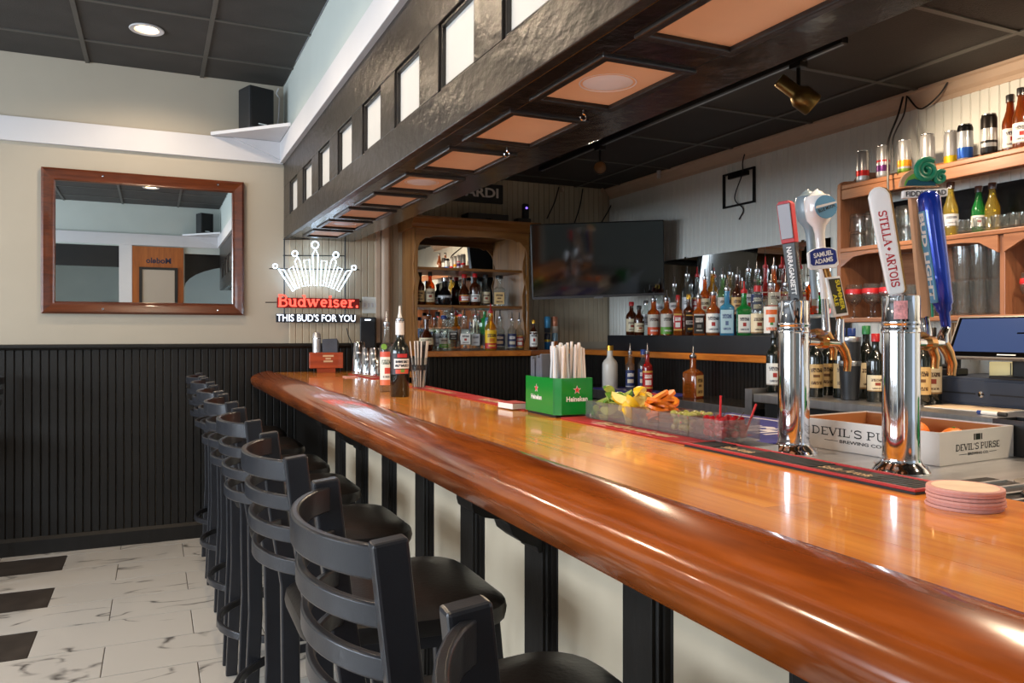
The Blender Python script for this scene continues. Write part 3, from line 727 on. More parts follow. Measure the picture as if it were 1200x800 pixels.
# L-shaped ledge on a black boarded base
led = thing('back_ledge', 'orange wood ledge on black boards along the far and right walls behind the bar', 'ledge', (0, 0, 0))
poly = [(1.665, 5.02), (2.45, 5.0), (2.56, 5.10), (2.70, 5.17), (2.965, 5.17), (2.965, 2.93), (3.395, 2.93), (3.395, 5.465), (1.665, 5.465)]
MB().prism(poly, 1.172, 1.212, 'z').build('ledge_top', M_ledge, led, bevel=.006)
MB().prism([(1.70, 5.08), (2.5, 5.08), (2.66, 5.24), (3.02, 5.24), (3.02, 2.95), (3.39, 2.95), (3.39, 5.46), (1.70, 5.46)], 0, 1.171, 'z').build('base', M_black, led)
b = MB()
for i in range(74):
    y = 2.965+.0305*i
    b.prism([(3.021, y), (3.012, y+.004), (3.012, y+.0265), (3.021, y+.0305)], 0, 1.171, 'z')
for i in range(26):
    x = 1.705+.0305*i
    b.prism([(x, 5.081), (x+.004, 5.072), (x+.0265, 5.072), (x+.0305, 5.081)], 0, 1.171, 'z')
o = b.build('beadboard', M_black, led); o['kind'] = 'stuff'
for y in (4.55,): MB().prism([(3.012, 1.02), (2.985, 1.04), (2.975, 1.10), (2.97, 1.17), (3.012, 1.17)], y-.03, y+.03, 'y').build('bracket', M_ledge, led, bevel=.003)
# stepped black riser for the bottles
M_riser = mat('riser_black', (30, 32, 36), .35, noise=.15)
ris = thing('bottle_riser', 'black stepped riser holding the rows of spirit bottles on the ledge', 'riser', (0, 0, 1.2125))
MB().box(3.015, 3.385, 3.02, 4.88, 0, .107).build('lower_step', M_riser, ris, bevel=.003)
MB().box(3.205, 3.385, 3.02, 4.50, .108, .205).build('upper_step', M_riser, ris, bevel=.003)
# mirror panels on the wall behind the bottles
mr = thing('bar_mirror', 'wide frameless mirror on the right wall behind the spirit bottles', 'mirror', (XR-.011, 0, 0))
for a, c_ in ((3.16, 3.665), (3.668, 4.19), (4.193, 4.715)):
    MB().box(-.008, -.002, a, c_, 1.44, 1.862).build('mirror_panel', M_mirror, mr)
for y in (3.36, 4.45): MB().box(-.012, 0, y-.012, y+.012, 1.852, 1.87).build('clip', M_chrome, mr)

# counters in front of the ledge
ct = thing('low_back_counter', 'low black counter with steel edge in front of the boarded ledge', 'counter', (0, 0, 0))
MB().box(2.66, 3.008, 2.955, 4.95, .935, .96).build('top', mat('counter_black', (36, 34, 33), .22, noise=.2), ct, bevel=.003)
MB().box(2.652, 2.66, 2.955, 4.95, .905, .962).build('steel_edge', M_steel, ct)
MB().box(2.70, 3.0, 2.96, 4.94, 0, .934).build('cabinet', M_dark, ct)
cs_ = thing('steel_back_counter', 'stainless steel counter under the bottle shelves', 'counter', (0, 0, 0))
MB().box(2.63, 3.395, .2, 2.925, 1.0, 1.04).build('top', M_steel, cs_, bevel=.004)
MB().box(2.68, 3.38, .22, 2.90, 0, .999).build('cabinet', M_dark, cs_)
for y in (.9, 1.6, 2.3): MB().box(2.672, 2.68, y-.32, y+.32, .15, .93).build('door', M_steel, cs_, bevel=.003)

# ---- carved wood hutch on the far wall
hut = thing('bar_hutch', 'carved oak bar hutch with mirror back and two shelves on the far wall', 'cabinet', (0, 0, 1.2125))
x0, x1, yf, yb = 1.632, 2.50, 5.15, 5.462
def scallop(y0, y1, z0, z1):
    """side board outline with a wavy front edge"""
    pts = [(yb, z0), (yb, z1), (y0, z1)]
    for z, dy in ((.86, 0), (.80, .012), (.76, .035), (.70, .045), (.62, .03), (.56, .012), (.52, .03), (.46, .05), (.30, .045), (.20, .02), (.12, .01), (.0, -.0)): pts.append((y0+dy, z0+(z1-z0)*z))
    return pts
for x in (x0, x1-.024):
    MB().prism(scallop(yf, yb, 0, .86), x, x+.024, 'x').build('side_board', M_oak, hut, bevel=.003)
for a, c_ in ((x0, x0+.055), (x1-.055, x1)):   # fretted face stiles
    sg = 1 if a == x0 else -1; e = a if sg > 0 else c_
    pts = [(e, 0), (e, .82)]
    for z, w in ((.82, .06), (.77, .055), (.745, .03), (.71, .018), (.55, .014), (.50, .03), (.44, .018), (.30, .014), (.10, .016), (.05, .035), (0, .04)): pts.append((e+sg*w, z))
    MB().prism(pts, yf-.014, yf-.001, 'y').build('face_stile', M_oak, hut)
vp = [(x0, .85), (x0, .765), (x0+.05, .768), (x0+.075, .79), (x0+.10, .785), (x0+.13, .80), (x0+.2, .806), (x1-.2, .806), (x1-.13, .80), (x1-.10, .785), (x1-.075, .79), (x1-.05, .768), (x1, .765), (x1, .85)]
MB().prism(vp, yf-.016, yf-.0005, 'y').build('valance', M_oakh, hut)
cp = [(yb, .85), (yf-.018, .85), (yf-.03, .86), (yf-.035, .88), (yf-.06, .895), (yf-.075, .91), (yf-.075, .927), (yb, .927)]
MB().prism(cp, x0-.03, x1+.07, 'x').build('cornice', M_oakh, hut)
for z in (.322, .588): MB().box(x0+.025, x1-.025, yf+.055, yb-.012, z-.02, z).build('shelf', M_oakh, hut, bevel=.003)
MB().box(x0+.025, x1-.025, yb-.010, yb-.004, .0, .848).build('mirror_back', M_mirror, hut)

# ---- open shelf unit on the right wall
sh = thing('wall_shelf_unit', 'reddish wood shelf unit on the right wall holding cans, bottles and glasses', 'shelf', (0, 0, 0))
SX, SY = 3.10, 2.85
sp = [(XR-.012, 1.385), (SX+.01, 1.385), (SX, 1.40)]+[(SX, 2.05), (SX+.004, 2.075), (SX+.03, 2.09), (SX+.11, 2.10), (SX+.14, 2.135), (SX+.17, 2.15), (XR-.012, 2.155)]
for y in (SY-.022, 2.012, 1.15): MB().prism(sp if y > 2.5 else [(XR-.012, 1.385), (SX+.012, 1.385), (SX+.012, 1.73), (XR-.012, 1.73)], y, y+.022, 'x' if False else 'y').build('side_board', M_rcabv, sh, bevel=.002)
MB().box(SX+.004, XR-.012, 1.17, SY-.023, 2.045, 2.068).build('shelf', M_rcab, sh, bevel=.004)
MB().box(SX+.004, SX+.03, 1.17, SY-.023, 1.995, 2.044).build('shelf_apron', M_rcab, sh, bevel=.003)
MB().box(SX-.004, XR-.012, 1.17, SY-.023, 1.732, 1.753).build('shelf', M_rcab, sh, bevel=.004)
MB().box(SX, XR-.012, 1.17, SY-.023, 1.386, 1.408).build('shelf', M_rcab, sh, bevel=.004)
for a, c_ in ((2.034, SY-.023), (1.172, 2.010)):  # arched rail under the middle shelf
    n = 10; pts = [(a, 1.731), (a, 1.66)]+[(a+(c_-a)*k/n, 1.675+.04*min(1, 2.6*math.sin(pi*k/n))) for k in range(1, n)]+[(c_, 1.66), (c_, 1.731)]
    MB().prism(pts, SX, SX+.016, 'x').build('arched_rail', M_rcab, sh)
MB().box(XR-.022, XR-.0125, 1.17, SY-.03, 1.754, 1.995).build('dark_back_panel', mat('dark_back', (22, 24, 24), .25, noise=.2), sh)
MB().box(XR-.022, XR-.0125, 1.17, SY-.03, 1.409, 1.73).build('back_panel', M_rcab, sh)
MB().box(SX+.2, XR-.0125, 1.17, SY-.03, 2.07, 2.12).build('top_stop', M_rcab, sh)

# ---- television in the corner
c_ = at(700.5, 304.5, d=5.42)
tv = thing('television', 'large black flat television, switched off, mounted across the corner', 'television', c_, -YAW+.02)
tv.rotation_euler = (math.radians(7), math.radians(-2.0), -YAW)
M_tvs = mat('tv_screen', (8, 7, 7), .06, noise=.0, spec=.5); M_tvs.node_tree.nodes['Principled BSDF'].inputs['IOR'].default_value = 1.75
MB().box(-.465, .465, 0, .035, -.262, .262).build('case', M_blackp, tv, bevel=.006)
MB().box(-.456, .456, -.003, .001, -.242, .254).build('screen', M_tvs, tv)
MB().box(-.465, .465, -.004, .0, -.262, -.245).build('bottom_bezel', mat('tv_bezel', (92, 92, 94), .3, metal=.6), tv)
MB().box(-.03, .03, -.006, -.004, -.268, -.256).build('badge', mat('tv_badge', (150, 150, 155), .3, metal=.6), tv)
MB().box(-.2, .2, .036, .1, -.18, .1).build('rear_housing', M_blackp, tv)
MB().tube([(0, .1, 0), (.05, .5, 0), (.08, .72, .0)], .025, 8).build('wall_arm', M_blackm, tv)

# ---- TV bracket and cables on the right wall
br = thing('wall_bracket', 'empty black rectangular television bracket on the right wall', 'bracket', (XR-.011, 3.905, 2.26))
for p in ((-.148, .148, .10, .112), (-.148, .148, -.112, -.10), (-.148, -.133, -.10, .10), (.133, .148, -.10, .10)): MB().box(-.014, -.001, *p).build('bracket_bar', M_blackm, br)
MB().box(-.02, -.001, -.09, .09, .07, .098).build('hinge_plate', M_blackm, br)
def smooth_path(pts, n=6):
    P_ = [Vector(p) for p in pts]; P_ = [P_[0]*2-P_[1]]+P_+[P_[-1]*2-P_[-2]]; out = []
    for a, b_, c2, d_ in zip(P_, P_[1:], P_[2:], P_[3:]):
        for k in range(n):
            t = k/n; out.append(.5*((2*b_)+(c2-a)*t+(2*a-5*b_+4*c2-d_)*t*t+(3*b_-a-3*c2+d_)*t**3))
    return out+[P_[-2]]
def cable(pts, label, r=.004, m=None):
    pts = smooth_path(pts); tag(MB().tube(pts, r, 6).build('cable', m or M_blackp, smooth=True), label, 'cable')
cable([(XR-.02, 3.83, 2.505), (XR-.025, 3.86, 2.42), (XR-.03, 3.86, 2.34), (XR-.03, 3.93, 2.2), (XR-.02, 3.86, 2.12), (XR-.02, 3.90, 2.06)], 'thin black cable hanging through the empty wall bracket')
cable([(3.36, 2.68, 2.50), (3.26, 2.63, 2.38), (3.14, 2.57, 2.27), (3.08, 2.535, 2.20), (3.06, 2.52, 2.05), (3.055, 2.51, 1.86)], 'dark cable hanging from the ceiling in front of the row of cans', .005)
cable([(3.37, 2.665, 2.51), (3.28, 2.61, 2.39), (3.15, 2.55, 2.28), (3.085, 2.515, 2.21), (3.068, 2.50, 2.075)], 'second dark cable hanging beside the first one above the cans', .004)
cable([(3.37, 2.67, 2.51), (3.36, 2.6, 2.425), (3.36, 2.55, 2.42), (3.36, 2.48, 2.46), (3.36, 2.44, 2.505)], 'short black cable looping below the ceiling by the crown moulding', .004)
for i, (px, py, px2, py2, lb) in enumerate(((655, 219, 641, 256, 'thin dark cable on the far wall left of the television, nearest the small camera'), (683, 221, 673, 262, 'dark cable pair on the far wall above the television'), (724, 222, 704, 262, 'dark cable above the right half of the television'))):
    a, c2 = at(px, py, y=5.455), at(px2, py2, y=5.44)
    cable([a, a.lerp(c2, .5)+Vector((.012, 0, 0)), c2], lb, .005)
for i, (px, py, lb) in enumerate(((659, 222, 'tiny brown ceiling hook above the hutch side of the television'), (706, 221, 'tiny pale hook above the corner'))):
    p = at(px, py, y=5.45); p.z = min(p.z, 2.5)
    tag(MB().lathe([(0, -.02), (.012, -.018), (.014, 0), (.008, .02), (0, .02)], 8, Matrix.Translation(p)).build('ceiling_hook', M_crown), lb, 'hook')
p = at(776, 200, x=3.36)
tag(MB().lathe([(0, -.03), (.014, -.028), (.016, -.01), (.008, 0), (.016, .01), (.016, .03), (0, .03)], 10, Matrix.Translation((3.33, p.y, 2.49))).build('ceiling_hook', M_white), 'small white hook on the crown moulding left of the empty bracket', 'hook')
# small devices on top of the hutch
tp = 1.2125+.9275
k = thing('media_box', 'flat black media box lying on top of the hutch', 'media box', (2.20, 5.26, tp)); MB().box(-.16, .16, -.07, .07, 0, .062).build('case', M_blackp, k, bevel=.004); MB().box(-.02, .02, -.0712, -.0702, .016, .026).build('display', M_tvs, k)
k = thing('webcam', 'small black camera with a violet light on top of the hutch', 'camera', (2.50, 5.25, tp)); MB().box(-.055, .055, -.04, .04, 0, .05).build('base', M_blackp, k, bevel=.005); MB().box(.0, .05, -.02, .02, .05, .165).build('body', M_blackp, k, bevel=.01)
MB().lathe([(0, 0), (.008, 0), (.008, .003), (0, .004)], 10, Matrix.Translation((.025, -.021, .13)) @ Matrix.Rotation(pi/2, 4, 'X')).build('indicator', emission('violet_led', (120, 90, 255), 3), k)

# ---- track lighting
M_brass = mat('aged_brass', (128, 104, 60), .32, metal=.9, noise=.15, nscale=20)
tr = thing('track_light', 'black ceiling track with a tilted brass spotlight over the bar', 'track light', (0, 0, 0))
MB().box(2.46, 2.50, 2.24, 4.9, 2.478, 2.508).build('track', M_blackm, tr, bevel=.003)
MB().box(2.474, 2.486, 2.25, 4.89, 2.4765, 2.478).build('conductor', M_steel, tr)
def head(y, aim, m, sc=1.0):
    h = MB().box(2.455, 2.505, y-.03, y+.03, 2.455, 2.4778).build('adapter', M_blackm, tr, bevel=.003)
    MB().cyl(.009*sc, 2.375, 2.455, 10, Matrix.Translation((2.48, y, 0))).build('stem', M_blackm, tr)
    q = Vector(aim).normalized().to_track_quat('Z', 'Y').to_matrix().to_4x4()
    Mx = Matrix.Translation((2.48, y, 2.345)) @ q
    MB().lathe([(0, -.105*sc), (.026*sc, -.105*sc), (.03*sc, -.10*sc), (.03*sc, -.02*sc), (.036*sc, -.01*sc), (.05*sc, .012*sc), (.05*sc, .075*sc), (.046*sc, .08*sc), (.046*sc, .05*sc), (0, .05*sc)], 24, Mx).build('lamp_head', m, tr, smooth=True)
    MB().lathe([(0, .052*sc), (.045*sc, .052*sc), (.045*sc, .056*sc), (0, .058*sc)], 20, Mx).build('lens', mat('dim_amber_lens', (120, 84, 44), .2), tr)
head(2.485, (.75, -.35, -.62), M_brass)
head(4.10, (-.5, -.85, -.15), mat('dark_bronze', (52, 40, 28), .35, metal=.8), .8)
spot('track_lamp_light', (2.53, 2.45, 2.30), (3.2, 2.0, 1.85), 45, WARM, 120, .7, .03)
spot('track_lamp_light', (2.44, 4.02, 2.33), (1.9, 2.9, 1.0), 58, WARM, 150, .8, .03)

# ---- lit sign on the far wall: blue-white crown, red script, white slogan
NY = 5.415
sg = thing('neon_sign', 'lit crown sign with red and white lettering on a black wire frame', 'sign', (0, 0, 0))
M_nw = emission('neon_white', (200, 228, 255), 7); M_nr = emission('neon_red', (255, 84, 68), 2.4); M_nwt = emission('sign_letter_white', (235, 242, 255), 2.2)
def sp_(q): return at(310+q[0]/6.667, 270+q[1]/6.667, y=NY)
for cx, cy, r in ((395, 112, 27), (237, 180, 21), (557, 190, 21), (83, 278, 17), (698, 290, 17)):
    MB().tube([sp_((cx+r*math.cos(a), cy+r*math.sin(a))) for a in [2*pi*k/16 for k in range(16)]], .0034, 6, closed=True).build('neon_ring', M_nw, sg, smooth=True)
FING = [[(375, 190), (397, 145), (418, 190), (409, 430), (387, 430)], [(308, 232), (350, 226), (366, 428), (343, 432)], [(237, 240), (257, 206), (276, 238), (322, 432), (298, 438)], [(188, 302), (222, 280), (276, 446), (254, 453)],
        [(108, 300), (152, 308), (240, 460), (222, 474)], [(446, 236), (487, 238), (458, 432), (438, 430)], [(520, 240), (541, 212), (560, 242), (500, 440), (478, 434)], [(574, 288), (607, 300), (540, 455), (519, 447)], [(640, 318), (684, 308), (584, 474), (562, 464)]]
for f in FING:
    MB().tube([sp_(p) for p in f], .0031, 6, closed=True).build('neon_tube', M_nw, sg, smooth=True)
rt = Vector((1, 0, 0)); up = Vector((0, 0, 1))
def mid(a, b): return (sp_(a)+sp_(b))/2
a, c2 = sp_((102, 545)), sp_((735, 548)); w_ = c2.x-a.x
h_ = (sp_((100, 500))-sp_((100, 592))).z
MB().box(a.x-.004, c2.x+.006, NY-.002, NY+.010, sp_((0, 602)).z, sp_((0, 520)).z).build('red_backing', mat('sign_red_acrylic', (120, 16, 14), .3), sg, bevel=.002)
serif('Budweiser.', w_, h_, M_nr, sg, ((a.x+c2.x)/2, NY-.004, (sp_((0, 500)).z+sp_((0, 592)).z)/2), rt, up, thick=.006, fat=1.05)
a, c2 = sp_((95, 682)), sp_((710, 676))
MB().box(a.x-.004, c2.x+.004, NY+.002, NY+.010, sp_((0, 716)).z, sp_((0, 648)).z).build('slogan_backing', mat('sign_dark_acrylic', (30, 36, 46), .3), sg, bevel=.002)
text("THIS BUD'S FOR YOU", c2.x-a.x, sp_((0, 650)).z-sp_((0, 708)).z, M_nwt, sg, ((a.x+c2.x)/2, NY-.004, (sp_((0, 650)).z+sp_((0, 708)).z)/2), rt, up, bold=.012)
for q0, q1 in (((158, 60), (158, 720)), ((635, 60), (635, 720)), ((150, 192), (640, 196)), ((40, 296), (745, 304)), ((10, 560), (760, 556)), ((150, 66), (640, 62))):
    p, q = sp_(q0), sp_(q1); off = Vector((0, .022, 0)); MB().tube([p+off, q+off], .0052 if abs(q0[0]-q1[0]) < 5 else .0038, 6).build('frame_rod', M_blackm, sg)
for q0 in ((158, 192), (635, 196), (158, 560), (635, 556)):
    p = sp_(q0); MB().tube([p+Vector((0, .02, 0)), (p.x, YW-.007, p.z)], .004, 6).build('standoff', M_blackm, sg)
cable([(1.225, 5.44, 1.37), (1.235, 5.44, 1.32), (1.255, 5.435, 1.27), (1.262, 5.43, 1.22), (1.265, 5.42, 1.076)], 'black power cord dropping from the lit crown sign to the bar', .0035)
# switch plate on the wall beside the sign
k = thing('switch_plate', 'beige four-gang switch plate on the wall right of the lit sign', 'switch', (1.465-.06, YW-.0061, 1.535))
MB().box(-.062, .062, -.006, 0, -.058, .058).build('plate', M_bead, k, bevel=.003)
for i in range(4): MB().box(-.047+.028*i-.006, -.047+.028*i+.006, -.010, -.006, -.014, .014).build('switch', M_white, k, bevel=.001)
# rum sign above the hutch, half hidden by the beam
k = thing('wall_sign', 'dark sign with pale capital letters above the hutch, half hidden by the beam', 'sign', (2.14, YW-.0061, 2.395))
MB().box(-.29, .29, -.03, 0, -.07, .075).build('board', M_blackp, k, bevel=.004)
text('BACARDI', .50, .075, mat('sign_pale', (238, 230, 224), .5), k, (-.0, -.0305, .008), rt, up, bold=.03)
text('BAT CREST RUM', .42, .02, MATS['sign_pale'], k, (.0, -.0305, -.050), rt, up) if False else None
# ================================================================== bottles, cans, glassware
PROF = {
 'spirit': [(0, 0), (.94, 0), (1, .015), (1, .56), (.95, .61), (.78, .665), (.48, .72), (.38, .76), (.36, .95), (.40, .955), (.40, 1.0), (0, 1.0)],
 'wine': [(0, 0), (.95, 0), (1, .012), (1, .60), (.95, .645), (.75, .70), (.50, .745), (.40, .79), (.38, .96), (.41, .965), (.41, 1.0), (0, 1.0)],
 'round': [(0, 0), (.7, 0), (.82, .02), (1, .18), (1, .34), (.88, .48), (.55, .58), (.38, .64), (.34, .70), (.34, .95), (.40, .955), (.40, 1.0), (0, 1.0)],
 'beer': [(0, 0), (.95, 0), (1, .015), (1, .50), (.93, .57), (.70, .66), (.50, .75), (.42, .86), (.42, .94), (.47, .945), (.47, 1), (0, 1)],
 'slim': [(0, 0), (.94, 0), (1, .012), (1, .64), (.9, .69), (.55, .74), (.42, .78), (.40, .95), (.44, .955), (.44, 1), (0, 1)],
 'square': [(0, 0), (.94, 0), (1, .015), (1, .60), (.92, .64), (.66, .67), (.42, .71), (.38, .74), (.37, .95), (.42, .955), (.42, 1), (0, 1)],
}
G_ = dict(clear=glass('clear_glass', (240, 244, 242), .03), amber=glass('amber_spirit', (226, 128, 40), .22), dark=glass('dark_amber_glass', (96, 42, 16), .4), gold=glass('golden_spirit', (246, 200, 84), .15),
          green=glass('green_glass', (40, 176, 84), .3), blue=glass('blue_glass', (96, 190, 232), .3), wine=glass('wine_glass_dark', (30, 36, 30), .5), red=glass('red_spirit', (206, 40, 40), .3), brown=glass('brown_beer_glass', (168, 88, 34), .3),
          lager=glass('pale_lager', (252, 230, 120), .12), white=mat('white_ceramic', (226, 222, 214), .3, noise=.03), lime=glass('pale_green_glass', (170, 214, 150), .15), black=mat('black_bottle_glass', (16, 15, 16), .12))
K_ = dict(black=mat('cap_black', (22, 22, 23), .35), red=mat('cap_red', (176, 26, 30), .35), gold=mat('cap_gold', (206, 160, 62), .3, metal=.8), silver=mat('cap_silver', (190, 190, 194), .25, metal=1), blue=mat('cap_blue', (30, 60, 130), .35),
          white=mat('cap_white', (228, 226, 222), .4), cork=mat('cork', (176, 128, 82), .8, noise=.2, nscale=60), green=mat('cap_green', (30, 110, 56), .4), orange=mat('cap_orange', (226, 112, 34), .4), wood=mat('wood_stopper', (120, 70, 36), .6, noise=.2))
cr, wh, bk, rd, gd, nv, gn, og = (226, 210, 176), (232, 230, 224), (24, 22, 22), (172, 30, 32), (200, 158, 74), (32, 44, 92), (70, 140, 60), (226, 106, 46)
LB = dict(cream=printed('label_cream', cr, [('band', 0, .06, 1, (150, 116, 72)), ('text', .62, .78, .36, (80, 52, 34)), ('band', .36, .54, .16, (150, 60, 40)), ('text', .14, .22, .30, (90, 66, 46))]),
          white=printed('label_white', wh, [('text', .66, .84, .36, (60, 60, 70)), ('band', .36, .56, .13, (170, 44, 40)), ('text', .14, .24, .32, (110, 110, 116)), ('band', 0, .05, 1, (160, 150, 140))]),
          black=printed('label_black', bk, [('band', .93, 1, 1, (190, 190, 188)), ('text', .58, .80, .34, (214, 212, 206)), ('band', .30, .46, .2, (120, 118, 114)), ('text', .12, .20, .3, (180, 178, 172))]),
          orange=printed('label_orange', (206, 196, 182), [('band', 0, .36, 1, (220, 84, 40)), ('text', .66, .82, .34, (70, 40, 30)), ('text', .14, .22, .3, wh)]),
          green=printed('label_green', (200, 196, 186), [('band', 0, .36, 1, (96, 156, 50)), ('text', .66, .82, .34, (60, 60, 50)), ('text', .14, .22, .3, wh)]),
          red=printed('label_red', rd, [('band', .9, 1, 1, gd), ('band', .0, .10, 1, gd), ('text', .58, .78, .36, wh), ('band', .2, .48, .3, wh)]),
          slant=printed('label_black_white', bk, [('band', .40, .60, 1, (200, 196, 188)), ('text', .44, .56, .34, (40, 36, 36)), ('band', .84, .9, 1, gd), ('text', .12, .22, .3, gd)]),
          blue=printed('label_blue', nv, [('text', .62, .82, .34, wh), ('band', .24, .46, .34, (206, 196, 176)), ('band', 0, .06, 1, (170, 172, 180))]),
          paleblue=printed('label_pale_blue', (178, 206, 218), [('text', .64, .82, .36, (50, 70, 120)), ('band', .34, .52, .12, (90, 110, 150)), ('text', .14, .24, .3, (90, 110, 150))]),
          yellow=printed('label_yellow', (238, 190, 30), [('band', 0, .30, 1, (190, 44, 28)), ('text', .62, .80, .36, (60, 40, 20)), ('band', .36, .56, .22, (206, 120, 20)), ('text', .10, .20, .3, (240, 200, 80))]),
          fruit=printed('label_orange_fruit', wh, [('band', .70, .88, .36, og), ('band', .40, .60, .2, og), ('band', .30, .40, .10, gn), ('text', .10, .22, .34, og)]),
          tan=printed('label_tan', (206, 170, 112), [('text', .66, .84, .34, (70, 46, 26)), ('band', .44, .56, .2, (110, 74, 40)), ('text', .14, .28, .32, (90, 60, 34))]),
          silver=printed('label_silver', (188, 190, 194), [('text', .60, .80, .34, (70, 74, 84)), ('text', .2, .3, .3, (100, 102, 110))], .3))
BC = {}
def bottle(label, loc, shape, R, H, g, lab=None, lz=(.12, .50), cap='black', top='cap', group=None, rz=None, name='bottle', cat='bottle'):
    """lathe-turned bottle: glass body, wrapped label, cap or metal pourer"""
    ang = math.atan2(-loc[0], loc[1])*.8+random.uniform(-.18, .18)      # labels turned to the room, none quite alike
    t = thing(name, label, cat, loc, ang if rz is None else rz, group)
    sq = 8 if shape == 'square' else None
    key = (shape, R, H)
    if key not in BC: BC[key] = MB().lathe([(r*R, z*H) for r, z in PROF[shape]], 20, None, sq, R*.55).mesh('glass_body', True)
    link('glass_body', BC[key], G_[g], t)
    if lab:
        key = ('l', shape, R, H, lz)
        pf = PROF[shape]
        def rad(z):
            for (r0, z0), (r1, z1) in zip(pf[1:], pf[2:]):
                if z0 <= z <= z1: return r0+(r1-r0)*((z-z0)/(z1-z0) if z1 > z0 else 0)
            return 1
        if key not in BC:
            zs = [lz[0]+(lz[1]-lz[0])*k/4 for k in range(5)]
            BC[key] = MB().lathe([(rad(z)*R*1.012+.0004, z*H) for z in zs], 14, None, sq, R*.55, 1.35 if not sq else .70).mesh('label', True)
        link('label', BC[key], LB[lab], t)
    rn = PROF[shape][-2][0]*R
    if top == 'cap':
        key = ('c', rn, H)
        if key not in BC: BC[key] = MB().lathe([(rn*1.12, H*.90), (rn*1.15, H*.90), (rn*1.15, H+.004), (rn*1.05, H+.006), (0, H+.006)], 14).mesh('cap', True)
        link('cap', BC[key], K_[cap], t)
    elif top == 'pour':
        key = ('p', rn, H)
        if key not in BC: BC[key] = MB().lathe([(rn*1.05, H-.006), (rn*1.1, H-.004), (rn*1.1, H+.012), (rn*.6, H+.016), (.005, H+.026), (.0035, H+.062), (.002, H+.064), (0, H+.064)], 12).mesh('pourer', True)
        link('pourer', BC[key], K_['silver'] if cap != 'red' else K_['red'], t)
    elif top == 'knob':
        key = ('k', rn, H)
        if key not in BC: BC[key] = MB().lathe([(rn*.9, H), (rn*1.5, H+.002), (rn*1.55, H+.02), (rn*1.3, H+.026), (0, H+.027)], 14).mesh('stopper', True)
        link('stopper', BC[key], K_[cap], t)
    return t
# front row on the riser
ZS = 1.2125+.1075
GF, GB = 'spirit bottles on the lower riser step', 'spirit bottles on the upper riser step'
FR = [
 (740, .10, 'spirit', .040, .235, 'dark', 'cream', (.10, .5), 'red', 'cap', 'dark brown bottle with red cap and cream label, leftmost on the riser'),
 (749, .03, 'spirit', .036, .20, 'dark', 'cream', (.10, .42), 'black', 'cap', 'short brown bottle with a cream and black label beside the red-capped one'),
 (757, .14, 'slim', .034, .24, 'clear', 'silver', (.3, .62), 'silver', 'cap', 'clear bottle with a silver label behind the two brown bottles'),
 (766, .05, 'slim', .042, .235, 'amber', 'orange', (.03, .60), 'white', 'pour', 'amber whiskey bottle with an orange-red lower label'),
 (781, .05, 'slim', .042, .235, 'amber', 'green', (.03, .60), 'white', 'pour', 'amber whiskey bottle with a green lower label'),
 (794.5, .05, 'square', .030, .255, 'amber', 'red', (.12, .55), 'red', 'cap', 'square amber whisky bottle with a red and white label'),
 (807, .05, 'square', .030, .255, 'dark', 'slant', (.08, .56), 'gold', 'cap', 'square dark whisky bottle with a black and white band label'),
 (819, .04, 'square', .038, .235, 'amber', 'black', (.05, .56), 'black', 'pour', 'square amber whiskey bottle with a black label'),
 (836, .05, 'spirit', .043, .25, 'amber', 'white', (.06, .53), 'white', 'pour', 'bourbon bottle with a wide white label'),
 (852, .06, 'square', .043, .27, 'blue', 'paleblue', (.05, .56), 'blue', 'pour', 'sky-blue square gin bottle'),
 (872, .06, 'square', .043, .25, 'green', 'white', (.06, .48), 'red', 'pour', 'bright green gin bottle with a white label'),
 (888, .06, 'slim', .041, .275, 'clear', 'cream', (.05, .45), 'red', 'cap', 'clear vodka bottle with red cap and pale label'),
 (904, .06, 'slim', .041, .275, 'clear', 'fruit', (.05, .58), 'white', 'pour', 'clear vodka bottle with orange fruit label beside the tap tower'),
 (921, .06, 'slim', .040, .27, 'clear', 'blue', (.08, .5), 'blue', 'pour', 'clear bottle with a blue label mostly hidden by the left tap tower'),
]
for px, dx, shp, R, H, g, lab, lz, cap, top, lb in FR:
    p = at(px, x=3.03+dx); bottle(lb, (p.x, p.y, ZS), shp, R, H, g, lab, lz, cap, top, GF)
ZU = 1.2125+.2055
